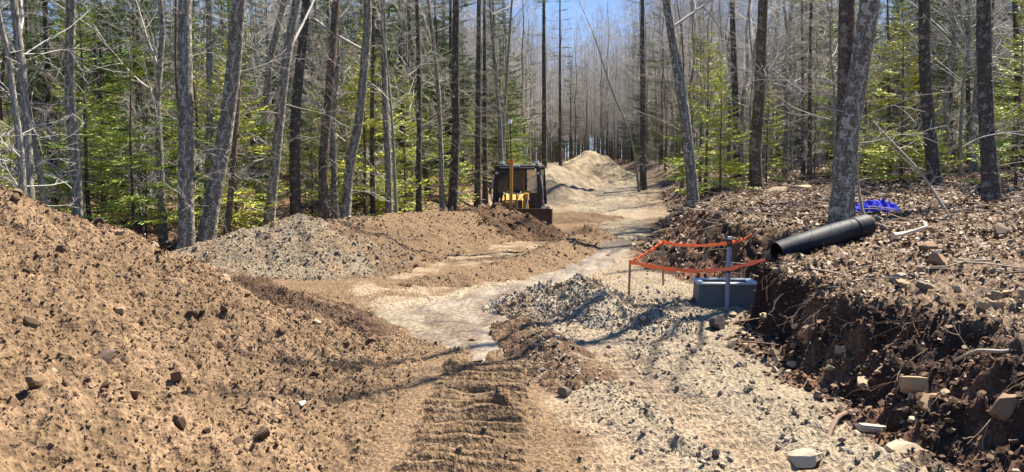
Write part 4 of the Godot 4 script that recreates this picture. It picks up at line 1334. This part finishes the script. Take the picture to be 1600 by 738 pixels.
func lathe_tube(line: Array, r: float, sides: int, mat: Material, hollow := 0.0, ribs := 0.0) -> ArrayMesh:
	var cv := Curve3D.new()
	for k in line.size():
		var h: Vector3 = (line[mini(k + 1, line.size() - 1)] - line[maxi(k - 1, 0)]) / 6.0
		cv.add_point(line[k], -h, h)
	var pts := PackedVector3Array()
	var rr := PackedFloat32Array()
	var n := maxi(6, int(cv.get_baked_length() / (0.018 if ribs > 0.0 else 0.06)))
	for k in n + 1:
		pts.append(cv.sample_baked(cv.get_baked_length() * k / n))
		rr.append(r + (ribs if k % 4 < 2 else 0.0))
	if hollow > 0.0:
		# the wall turns in at both mouths
		var p2 := PackedVector3Array()
		var r2 := PackedFloat32Array()
		for k in range(n, -1, -1):
			p2.append(pts[k]); r2.append(r - hollow)
		var all_p := pts.duplicate()
		var all_r := rr.duplicate()
		var mb2 := Mb.new()
		mb2.tube(all_p, all_r, sides)
		mb2.tube(p2, r2, sides)
		for e in [0, n]:
			var f := 0
			var o := (n + 1) * (sides + 1)
			for s in sides:
				var i0: int = f + e * (sides + 1) + s
				var j0: int = o + (n - e) * (sides + 1) + s
				# nearest inner point, the inner wall runs the other way round
				var c: Vector3 = pts[e]
				var u: Vector3 = c + (mb2.v[i0] - c).normalized() * (r - hollow)
				var w: Vector3 = c + (mb2.v[i0 + 1] - c).normalized() * (r - hollow)
				mb2.face([mb2.v[i0], mb2.v[i0 + 1], w, u], pts[1] if e == 0 else pts[n - 1])
		return mb2.mesh(mat)
	var mb := Mb.new()
	mb.tube(pts, rr, sides, Color.WHITE, true)
	return mb.mesh(mat)

func ribbon(line: Array, width: float, mat: Material, sd: int) -> ArrayMesh:
	# a plastic tape hung between points, sagging, twisted and creased, with thickness
	var r := RandomNumberGenerator.new()
	r.seed = sd
	var cv := Curve3D.new()
	for p in line: cv.add_point(p)
	var n := int(cv.get_baked_length() / 0.035)
	var mb := Mb.new()
	var prev := []
	var tw := r.randf_range(-0.3, 0.3)
	for k in n + 1:
		var s := cv.get_baked_length() * k / n
		var p := cv.sample_baked(s)
		var dirn := (cv.sample_baked(minf(s + 0.05, cv.get_baked_length())) - cv.sample_baked(maxf(0.0, s - 0.05))).normalized()
		tw += r.randf_range(-0.1, 0.1)
		tw *= 0.97
		var side := dirn.cross(Vector3.UP).normalized()
		var up := (side.cross(dirn) * cos(tw) + side * sin(tw)).normalized() * width * 0.5 * (0.8 + 0.2 * sin(k * 0.7 + sd))
		var th := dirn.cross(up).normalized() * 0.0012
		var cr := dirn.cross(up).normalized() * 0.006 * sin(k * 0.9)
		var ring := [p - up + th, p + cr + th, p + up + th, p + up - th, p + cr - th, p - up - th]
		if k > 0:
			for q in 6:
				var w := (q + 1) % 6
				mb.face([prev[q], prev[w], ring[w], ring[q]], (p + prev[1]) / 2.0)
		prev = ring
	return mb.mesh(mat)

func build_works() -> void:
	# utility box
	var gy := base(2.9, 12.0)
	var b := thing("utility_box", "grey-green plastic utility box with pale rimmed lid set into the ground", "utility box", Vector3(2.94, gy - 0.05, -12.15), deg_to_rad(-3.0))
	var body_m := plain(Color(0.088, 0.093, 0.086), 0.65)
	var rim_m := plain(Color(0.32, 0.34, 0.32), 0.55)
	var wall := Mb.new()
	# tapered walls, open on top
	var ho := [0.385, 0.235]
	var hb := [0.41, 0.26]
	for s in [[1, 0], [-1, 0], [0, 1], [0, -1]]:
		var ax: int = 0 if s[0] != 0 else 1
		var sg: int = s[0] + s[1]
		var lo: Array = []
		for q in [-1.0, 1.0]:
			lo.append(Vector3(hb[0] * (sg if ax == 0 else q), -0.1, hb[1] * (q if ax == 0 else sg)))
		var hi: Array = []
		for q in [1.0, -1.0]:
			hi.append(Vector3(ho[0] * (sg if ax == 0 else q), 0.36, ho[1] * (q if ax == 0 else sg)))
		wall.face(lo + hi, Vector3(0, 0.1, 0))
	part("body", wall.mesh(body_m), b)
	var rim := Mb.new()
	rim.box(Vector3(0, 0.375, 0.215), Vector3(0.83, 0.035, 0.085), 0.012)
	rim.box(Vector3(0, 0.375, -0.215), Vector3(0.83, 0.035, 0.085), 0.012)
	rim.box(Vector3(0.36, 0.3745, 0), Vector3(0.11, 0.034, 0.345), 0.01)
	rim.box(Vector3(-0.36, 0.3745, 0), Vector3(0.11, 0.034, 0.345), 0.01)
	part("rim", rim.mesh(rim_m), b)
	var lid := Mb.new()
	lid.box(Vector3(0, 0.335, 0), Vector3(0.61, 0.03, 0.34), 0.008)
	part("lid", lid.mesh(plain(Color(0.03, 0.034, 0.036), 0.7)), b)
	# conduit
	var c := thing("conduit_pipe", "upright grey plastic conduit with black taped top in front of the utility box", "pipe", Vector3(2.885, gy, -11.75))
	part("pipe", lathe_tube([Vector3(0, -0.2, 0), Vector3(0.0, 0.4, 0), Vector3(0.012, 0.93, 0.0)], 0.031, 16, plain(Color(0.2, 0.225, 0.26), 0.4)), c)
	part("coupling", lathe_tube([Vector3(0, 0.5, 0), Vector3(0.002, 0.53, 0)], 0.036, 16, plain(Color(0.03, 0.03, 0.035), 0.5)), c)
	part("tape_wrap", lathe_tube([Vector3(0.01, 0.85, 0), Vector3(0.012, 0.945, 0)], 0.035, 16, plain(Color(0.012, 0.012, 0.014), 0.5)), c)
	part("cap", lathe_tube([Vector3(0.012, 0.947, 0), Vector3(0.012, 0.985, 0)], 0.028, 12, plain(Color(0.5, 0.5, 0.48), 0.5)), c)
	# stakes
	var wood := plain(Color(0.3, 0.17, 0.085), 0.8)
	for s in [[1.68, 12.6, 0.57, 0.03, "wooden stake nearest the road carrying the corner of the red tape"], [2.42, 14.1, 0.72, -0.02, "wooden stake behind, where the upper red tape turns"]]:
		var y := base(s[0], s[1])
		var o := thing("wooden_stake", s[4], "stake", Vector3(s[0], y, -s[1]), 0.3, "stakes of the taped corner")
		var m := Mb.new()
		m.box(Vector3(0, s[2] / 2 - 0.1, 0), Vector3(0.03, s[2] + 0.2, 0.022), 0.003, Color.WHITE, Basis(Vector3.FORWARD, s[3]))
		part("shaft", m.mesh(wood), o)
		var pt := Mb.new()
		for q in 4:
			var a := TAU * q / 4 + PI / 4
			var e := TAU * (q + 1) / 4 + PI / 4
			var tip := Vector3(s[3] * -s[2] * -1.0, s[2] + 0.018, 0)
			pt.face([Vector3(cos(a) * 0.018 + s[3] * s[2] * 0.5, s[2], sin(a) * 0.014), Vector3(cos(e) * 0.018 + s[3] * s[2] * 0.5, s[2], sin(e) * 0.014), Vector3(s[3] * s[2] * 0.5, s[2] + 0.02, 0)], Vector3(0, s[2] - 0.1, 0))
		part("head", pt.mesh(wood), o)
	var red := plain(Color(0.93, 0.15, 0.035), 0.45)
	red.backlight = Color(0.8, 0.3, 0.15)
	var up := ribbon([Vector3(1.7, 0.55, -12.6), Vector3(1.85, 0.57, -12.9), Vector3(2.1, 0.62, -13.45), Vector3(2.41, 0.7, -14.1), Vector3(2.5, 0.7, -13.6), Vector3(2.7, 0.78, -12.6), Vector3(2.885, 0.9, -11.7), Vector3(3.12, 0.905, -12.0), Vector3(3.45, 0.92, -12.7)], 0.06, red, 5)
	tag(part("flagging_tape", up, self), "upper red flagging tape running past both stakes to the conduit top", "tape", "red flagging tapes")
	var low := ribbon([Vector3(1.69, 0.545, -12.58), Vector3(1.95, 0.51, -12.4), Vector3(2.2, 0.485, -12.2), Vector3(2.55, 0.495, -11.95), Vector3(2.89, 0.56, -11.68), Vector3(3.22, 0.74, -11.2)], 0.065, red, 8)
	tag(part("flagging_tape", low, self), "lower red flagging tape sagging across the utility box to the bank", "tape", "red flagging tapes")
	# culvert pipe
	var black := plain(Color(0.012, 0.013, 0.016), 0.62)
	black.metallic_specular = 0.3
	var a0 := Vector3(3.72, base(3.75, 12.2) + 0.06, -12.1)
	var p := thing("culvert_pipe", "thick black plastic drain pipe lying on the bank under the twin trunks", "pipe", Vector3.ZERO)
	part("barrel", lathe_tube([Vector3(3.6, 0.74, -11.98), Vector3(4.05, 0.86, -12.15), Vector3(4.6, 0.965, -12.5), Vector3(4.9, 1.02, -12.65)], 0.152, 28, black, 0.012, 0.004), p)
	part("bell_end", lathe_tube([Vector3(4.88, 1.017, -12.64), Vector3(5.12, 1.06, -12.76)], 0.164, 28, black, 0.014, 0.0), p)

	# tarp
	var tm := plain(Color(0.03, 0.035, 0.33), 0.7)
	tm.metallic_specular = 0.15
	var tx := PackedFloat32Array()
	var tz := PackedFloat32Array()
	for k in 46:
		tx.append(-0.5 + k * 1.0 / 45.0)
		tz.append(-0.3 + k * 0.6 / 45.0)
	var fold := func(x: float, d: float) -> float:
		var e := clampf(1.0 - (x * x / 0.2 + d * d / 0.075), 0.0, 1.0)
		var f := absf(nm.get_noise_2d(x * 1.1 + d * 1.4 + 7.0, d * 1.6 - x)) + 0.5 * absf(nm.get_noise_2d(x * 3.0 - d * 2.0, d * 2.5 + 3.0))
		return sqrt(e) * (0.09 + 0.2 * f) - 0.02
	var tarp := part("tarp", grid_mesh(tx, tz, fold, func(_x, _d): return Color.WHITE, tm, func(x, d): return x * x / 0.23 + d * d / 0.085 < 1.0 + 0.3 * nm.get_noise_2d(x, d)), self, Vector3(6.9, base(6.9, 16.8) + 0.1, -16.8))
	tag(tarp, "crumpled bright blue tarp lying behind the thick twin trunks", "tarp")

func build_dozer() -> void:
	var gy := -0.5
	var o := thing("bulldozer", "small yellow bulldozer with black cab facing the camera behind its soil heap", "bulldozer", Vector3(0.27, gy, -31.2), deg_to_rad(-9.0))
	o.scale = Vector3.ONE * 0.96
	var yellow := plain(Color(0.5, 0.27, 0.035), 0.55)
	var black := plain(Color(0.012, 0.012, 0.014), 0.45)
	var steel := plain(Color(0.07, 0.06, 0.052), 0.5, 0.4)
	var worn := plain(Color(0.09, 0.062, 0.042), 0.6, 0.2)
	var white := plain(Color(0.75, 0.74, 0.7), 0.5)
	var glass := StandardMaterial3D.new()
	glass.albedo_color = Color(0.12, 0.17, 0.22, 0.35)
	glass.transparency = BaseMaterial3D.TRANSPARENCY_ALPHA
	glass.roughness = 0.05
	var bx := func(called: String, list: Array, mat: Material, parent: Node = o, bev := 0.015) -> MeshInstance3D:
		var m := Mb.new()
		for q in list: m.box(q[0], q[1], bev, Color.WHITE, q[2] if q.size() > 2 else Basis())
		return part(called, m.mesh(mat), parent)
	# running gear
	for s in [-1.0, 1.0]:
		var t := Node3D.new()
		t.name = "track"
		o.add_child(t, true)
		t.position = Vector3(s * 0.76, 0, 0)
		var belt := Mb.new()
		var out := []
		for k in 24:
			var a := TAU * k / 24
			var cz := 1.05 if cos(a) > 0 else -1.05
			out.append(Vector3(0, 0.4 + 0.36 * sin(a), cz + 0.36 * cos(a)))
		for k in 24:
			var pa: Vector3 = out[k]
			var pb: Vector3 = out[(k + 1) % 24]
			var w := Vector3(0.22, 0, 0)
			belt.face([pa - w, pb - w, pb + w, pa + w], Vector3(0, 0.4, 0))
		for k in 24:
			belt.tri(Vector3(0.22, 0.4, 0), out[k] + Vector3(0.22, 0, 0), out[(k + 1) % 24] + Vector3(0.22, 0, 0))
			belt.tri(Vector3(-0.22, 0.4, 0), out[(k + 1) % 24] - Vector3(0.22, 0, 0), out[k] - Vector3(0.22, 0, 0))
		part("belt", belt.mesh(steel), t)
		for k in 30:
			# shoes round the belt
			var u := k / 30.0 * (4.2 + TAU * 0.36)
			var pos := Vector3.ZERO
			var an := 0.0
			if u < 2.1:
				pos = Vector3(0, 0.775, 1.05 - u)
			elif u < 2.1 + PI * 0.36:
				an = (u - 2.1) / 0.36
				pos = Vector3(0, 0.4 + 0.375 * cos(an), -1.05 - 0.375 * sin(an))
			elif u < 4.2 + PI * 0.36:
				an = PI
				pos = Vector3(0, 0.025, -1.05 + (u - 2.1 - PI * 0.36))
			else:
				an = PI + (u - 4.2 - PI * 0.36) / 0.36
				pos = Vector3(0, 0.4 + 0.375 * cos(an), 1.05 - 0.375 * sin(an))
			var sh := Mb.new()
			sh.box(Vector3.ZERO, Vector3(0.46, 0.03, 0.15), 0.006)
			sh.box(Vector3(0, 0.03, 0.05), Vector3(0.46, 0.04, 0.02), 0.004)
			var q := part("shoe", sh.mesh(worn), t)
			q.position = pos
			q.rotation.x = -an
	bx.call("belly", [[Vector3(0, 0.55, 0.1), Vector3(1.0, 0.4, 2.6)]], steel)
	bx.call("fender", [[Vector3(-0.78, 0.86, -0.1), Vector3(0.42, 0.05, 1.5)], [Vector3(0.78, 0.86, -0.1), Vector3(0.42, 0.05, 1.5)]], black)
	# engine hood, sloping to the nose
	var hood := Mb.new()
	var prof := [Vector2(0.62, 1.52), Vector2(1.5, 1.36), Vector2(1.72, 1.2), Vector2(1.74, 0.62), Vector2(0.62, 0.62)]
	for k in prof.size():
		var a: Vector2 = prof[k]
		var e: Vector2 = prof[(k + 1) % prof.size()]
		hood.face([Vector3(-0.36, a.y, a.x), Vector3(0.36, a.y, a.x), Vector3(0.36, e.y, e.x), Vector3(-0.36, e.y, e.x)], Vector3(0, 1.0, 1.1))
	for s in [-1.0, 1.0]:
		var ring := []
		for a in prof: ring.append(Vector3(s * 0.36, a.y, a.x))
		hood.face(ring, Vector3(0, 1.0, 1.1))
	part("hood", hood.mesh(yellow), o)
	var gr: MeshInstance3D = bx.call("grille", [[Vector3(0.02, 0.92, 1.75), Vector3(0.66, 0.6, 0.03)]], black)
	for k in 5: bx.call("bar", [[Vector3(0, 0.74 + k * 0.09, 1.772), Vector3(0.54, 0.018, 0.02)]], steel, gr, 0.004)
	bx.call("hood_panel", [[Vector3(0.02, 1.46, 1.02), Vector3(0.5, 0.02, 0.6), Basis(Vector3.RIGHT, 0.18)]], black)
	part("exhaust", lathe_tube([Vector3(0.24, 1.3, 1.0), Vector3(0.24, 1.95, 1.0)], 0.04, 12, steel), o)
	bx.call("frame_guard", [[Vector3(0.44, 1.05, 1.35), Vector3(0.13, 0.8, 0.16)]], yellow)
	# cab
	var cab := Node3D.new()
	cab.name = "cab"
	o.add_child(cab)
	bx.call("sill", [[Vector3(0, 0.95, 0.53), Vector3(1.66, 0.3, 0.1)], [Vector3(0, 0.95, -0.75), Vector3(1.66, 0.3, 0.1)], [Vector3(-0.8, 0.95, -0.1), Vector3(0.1, 0.3, 1.2)], [Vector3(0.8, 0.95, -0.1), Vector3(0.1, 0.3, 1.2)]], black, cab)
	for s in [-1.0, 1.0]:
		bx.call("post", [[Vector3(s * 0.8, 1.66, 0.5), Vector3(0.16, 1.4, 0.14), Basis(Vector3.BACK, s * 0.07)]], black, cab)
		bx.call("post", [[Vector3(s * 0.8, 1.66, -0.72), Vector3(0.16, 1.4, 0.14), Basis(Vector3.BACK, s * 0.07)]], black, cab)
		bx.call("window_pillar", [[Vector3(s * 0.3, 1.66, 0.53), Vector3(0.07, 1.3, 0.06)]], black, cab, 0.008)
		bx.call("door_panel", [[Vector3(s * 0.6, 1.25, 0.5), Vector3(0.34, 0.34, 0.05)]], black, cab, 0.008)
		var pane := bx.call("pane", [[Vector3(s * 0.53, 1.83, 0.52), Vector3(0.4, 0.82, 0.012)]], glass, cab, 0.002)
		bx.call("pane", [[Vector3(s * 0.82, 1.7, -0.1), Vector3(0.012, 1.1, 1.05)]], glass, cab, 0.002)
		# grab rail
		part("grab_rail", lathe_tube([Vector3(s * 0.92, 1.1, 0.6), Vector3(s * 0.95, 1.4, 0.64), Vector3(s * 0.88, 1.85, 0.62), Vector3(s * 0.84, 2.05, 0.6)], 0.02, 8, plain(Color(0.35, 0.35, 0.34), 0.4)), cab)
		bx.call("work_light", [[Vector3(s * 0.74, 2.13, 0.6), Vector3(0.12, 0.09, 0.08)]], plain(Color(0.4, 0.4, 0.38), 0.2), cab, 0.01)
		bx.call("mirror", [[Vector3(s * 0.98, 1.5, 0.6), Vector3(0.1, 0.26, 0.05)]], black, cab)
	bx.call("pane", [[Vector3(0, 1.83, 0.535), Vector3(0.52, 0.86, 0.012)]], glass, cab, 0.002)
	bx.call("roof", [[Vector3(0, 2.36, -0.1), Vector3(1.62, 0.12, 1.5)], [Vector3(0, 2.3, 0.62), Vector3(1.3, 0.1, 0.16)]], black, cab, 0.03)
	bx.call("roof_light", [[Vector3(-0.09, 2.4, 0.66), Vector3(0.1, 0.09, 0.06)], [Vector3(0.05, 2.4, 0.66), Vector3(0.1, 0.09, 0.06)]], plain(Color(0.5, 0.5, 0.48), 0.2), cab, 0.01)
	bx.call("rear_panel", [[Vector3(-0.3, 1.7, -0.74), Vector3(0.92, 1.2, 0.04)], [Vector3(0.66, 1.7, -0.74), Vector3(0.2, 1.2, 0.04)]], black, cab, 0.01)
	bx.call("seat", [[Vector3(-0.02, 1.2, -0.2), Vector3(0.5, 0.16, 0.5)], [Vector3(-0.02, 1.6, -0.45), Vector3(0.46, 0.75, 0.13), Basis(Vector3.RIGHT, -0.12)], [Vector3(-0.3, 1.42, -0.15), Vector3(0.09, 0.07, 0.4)], [Vector3(0.28, 1.42, -0.15), Vector3(0.09, 0.07, 0.4)]], plain(Color(0.03, 0.03, 0.034), 0.8), cab, 0.03)
	for s in [-1.0, 1.0]:
		var dm := Mb.new()
		var pp := PackedVector3Array()
		var rr := PackedFloat32Array()
		for q in [[0.0, 0.075], [0.03, 0.09], [0.07, 0.085], [0.1, 0.06], [0.115, 0.02]]:
			pp.append(Vector3(s * 0.64, 2.46 + q[0], 0.1)); rr.append(q[1])
		dm.tube(pp, rr, 16, Color.WHITE, true)
		part("antenna_dome", dm.mesh(white), cab)
		part("dome_mount", lathe_tube([Vector3(s * 0.64, 2.4, 0.1), Vector3(s * 0.64, 2.465, 0.1)], 0.05, 10, black), cab)
	# lift cylinders and hoses
	for s in [-1.0, 1.0]:
		part("lift_cylinder", lathe_tube([Vector3(s * 0.5, 1.25, 1.45), Vector3(s * 0.48, 0.62, 2.02)], 0.045, 10, black), o)
		part("cylinder_rod", lathe_tube([Vector3(s * 0.486, 0.72, 1.93), Vector3(s * 0.47, 0.45, 2.12)], 0.024, 8, plain(Color(0.5, 0.5, 0.5), 0.2, 0.9)), o)
		part("hose", lathe_tube([Vector3(s * 0.4, 1.3, 1.4), Vector3(s * 0.3, 1.5, 1.75), Vector3(s * 0.2, 1.2, 2.0), Vector3(s * 0.1, 0.95, 2.05)], 0.018, 6, black), o)
	# push arms and blade
	bx.call("push_arm", [[Vector3(-0.45, 0.35, 1.75), Vector3(0.14, 0.2, 0.9)]], yellow)
	bx.call("push_arm", [[Vector3(0.45, 0.35, 1.75), Vector3(0.14, 0.2, 0.9)]], yellow)
	var bl := Mb.new()
	var rows := []
	for k in 9:
		var u := k / 8.0
		rows.append(Vector2(0.05 + 0.9 * u, 2.12 + 0.2 * pow(absf(u - 0.55) * 1.7, 2.0)))
	for k in 8:
		var a: Vector2 = rows[k]
		var e: Vector2 = rows[k + 1]
		for fz in [0.0, -0.045]:
			bl.face([Vector3(-1.42, a.x, a.y + fz), Vector3(1.42, a.x, a.y + fz), Vector3(1.42, e.x, e.y + fz), Vector3(-1.42, e.x, e.y + fz)], Vector3(0, 0.5, 2.1 + (-1.0 if fz == 0.0 else 1.0)))
		for s in [-1.42, 1.42]:
			bl.face([Vector3(s, a.x, a.y), Vector3(s, e.x, e.y), Vector3(s, e.x, e.y - 0.045), Vector3(s, a.x, a.y - 0.045)], Vector3(0, 0.5, 2.1))
	var top: Vector2 = rows[8]
	bl.face([Vector3(-1.42, top.x, top.y), Vector3(1.42, top.x, top.y), Vector3(1.42, top.x, top.y - 0.045), Vector3(-1.42, top.x, top.y - 0.045)], Vector3(0, 0.5, 2.2))
	var blade := part("blade", bl.mesh(worn), o)
	bx.call("end_bit", [[Vector3(-1.44, 0.5, 2.2), Vector3(0.03, 0.92, 0.26)], [Vector3(1.44, 0.5, 2.2), Vector3(0.03, 0.92, 0.26)]], worn, blade, 0.005)
	bx.call("cutting_edge", [[Vector3(0, 0.06, 2.33), Vector3(2.84, 0.14, 0.025)]], steel, blade, 0.005)
	# sensor mast on the blade
	var mast := Node3D.new()
	mast.name = "sensor_mast"
	o.add_child(mast)
	part("tube", lathe_tube([Vector3(0, 0.9, 2.06), Vector3(0.02, 2.5, 2.06)], 0.06, 14, plain(Color(0.42, 0.2, 0.035), 0.5)), mast)
	part("collar", lathe_tube([Vector3(0.02, 2.48, 2.06), Vector3(0.02, 2.62, 2.06)], 0.085, 14, plain(Color(0.7, 0.17, 0.03), 0.5)), mast)
	part("rod", lathe_tube([Vector3(0.02, 2.6, 2.06), Vector3(-0.03, 3.86, 2.06)], 0.018, 8, black), mast)
	part("receiver", lathe_tube([Vector3(-0.03, 3.84, 2.06), Vector3(-0.03, 3.98, 2.06)], 0.06, 14, white), mast)
	bx.call("bracket", [[Vector3(0, 1.02, 2.0), Vector3(0.44, 0.3, 0.1)], [Vector3(-0.2, 1.2, 2.0), Vector3(0.06, 0.5, 0.08)], [Vector3(0.2, 1.2, 2.0), Vector3(0.06, 0.5, 0.08)]], plain(Color(0.25, 0.14, 0.04), 0.5), mast)

func stick_thing(called: String, label: String, category: String, line: Array, r0: float, r1: float, col: Color, forks := 0) -> void:
	var cv := Curve3D.new()
	for k in line.size():
		var h: Vector3 = (line[mini(k + 1, line.size() - 1)] - line[maxi(k - 1, 0)]) / 6.0
		cv.add_point(line[k], -h, h)
	var pts := PackedVector3Array()
	var rr := PackedFloat32Array()
	for k in 13:
		pts.append(cv.sample_baked(cv.get_baked_length() * k / 12.0) - line[0])
		rr.append(lerpf(r0, r1, k / 12.0) * (1.0 + 0.1 * sin(k * 2.3)))
	var mb := Mb.new()
	mb.tube(pts, rr, 8, Color.WHITE, true, 0.08, r0 * 100.0)
	for k in forks:
		var q := pts[3 + (k * 5) % 9]
		branch(mb, rng, q, Vector3(ran(-1, 1), ran(0.1, 0.8), ran(-1, 1)).normalized(), cv.get_baked_length() * ran(0.2, 0.4), r0 * 0.4, 1, [0, 3, 0], 0.05, 0.3)
	var o := part(called, mb.mesh(plain(col, 0.85)), self, line[0])
	tag(o, label, category)

func on(x: float, d: float, up: float) -> Vector3:
	return Vector3(x, surf(x, d) + up, -d)

func build_bits() -> void:
	var pale := Color(0.3, 0.245, 0.18)
	stick_thing("fallen_branch", "brown stick lying across the stony floor near the bottom right", "branch", [on(2.25, 6.15, 0.02), on(2.4, 6.4, 0.05), on(2.62, 6.7, 0.06)], 0.014, 0.02, Color(0.13, 0.075, 0.04))
	stick_thing("broken_root", "pale broken root curling out of the bank at the right edge", "root", [on(3.35, 6.6, 0.22), on(3.4, 6.35, 0.1), on(3.5, 6.15, 0.02), on(3.75, 6.2, 0.02)], 0.012, 0.016, pale, 1)
	stick_thing("dead_branch", "bleached dead branch propped diagonally behind the blue tarp", "branch", [Vector3(7.95, 1.05, -16.2), Vector3(7.6, 1.75, -16.5), Vector3(7.2, 2.35, -16.9), Vector3(6.85, 2.75, -17.0)], 0.03, 0.012, pale, 4)
	stick_thing("dead_branch", "pale dead stem standing beside the lichen-mottled trunk", "branch", [Vector3(6.05, 1.0, -15.2), Vector3(5.98, 1.5, -15.3), Vector3(5.95, 1.95, -15.3)], 0.03, 0.016, pale, 2)
	stick_thing("dead_branch", "pale thin stick leaning right from behind the lichen-mottled trunk", "branch", [Vector3(6.0, 1.75, -15.6), Vector3(6.2, 2.2, -15.7), Vector3(6.4, 2.75, -15.8)], 0.014, 0.008, pale, 2)
	stick_thing("dead_branch", "bleached curved limb lying at the open end of the black pipe", "branch", [on(5.35, 12.4, 0.08), on(5.6, 12.6, 0.06), on(5.9, 12.6, 0.12), on(6.0, 12.9, 0.3)], 0.035, 0.015, Color(0.55, 0.42, 0.29), 2)
	stick_thing("dead_branch", "grey forked branch caught on the spruce nearest the right edge", "branch", [Vector3(8.6, 2.25, -17.0), Vector3(9.1, 2.45, -17.2), Vector3(9.8, 2.5, -17.3), Vector3(11.0, 2.2, -17.4)], 0.007, 0.012, Color(0.34, 0.31, 0.27), 4)
	stick_thing("fallen_log", "thin dark log lying between the two poles left of the bulldozer", "log", [on(-3.2, 28.2, 0.08), on(-2.4, 28.4, 0.12), on(-1.5, 28.5, 0.25)], 0.05, 0.04, Color(0.07, 0.05, 0.035))
	stick_thing("fallen_log", "pale broken stick leaning on the darkest pole's foot", "log", [on(-2.1, 27.6, 0.02), on(-1.75, 27.6, 0.3)], 0.04, 0.025, pale)
	# roots hanging from the cut face of the bank
	for k in 45:
		var d := ran(5.4, 11.2)
		var e0 := curve(d, BANK_EDGE) + curve(d, BANK_WIDTH) * ran(0.25, 0.95)
		var p := Vector3(e0, land(e0, d) + 0.01, -d)
		var mb := Mb.new()
		var r := RandomNumberGenerator.new()
		r.seed = 900 + k
		branch(mb, r, Vector3.ZERO, Vector3(-0.9, r.randf_range(-0.5, 0.25), r.randf_range(-0.2, 0.9)).normalized(), r.randf_range(0.15, 0.5), r.randf_range(0.003, 0.008), 1, [0, 3, 0], -0.25, 0.35)
		var q := part("root", mb.mesh(plain([Color(0.16, 0.085, 0.045), Color(0.3, 0.2, 0.12), Color(0.09, 0.055, 0.035)][k % 3], 0.85)), ground)
		q.position = p
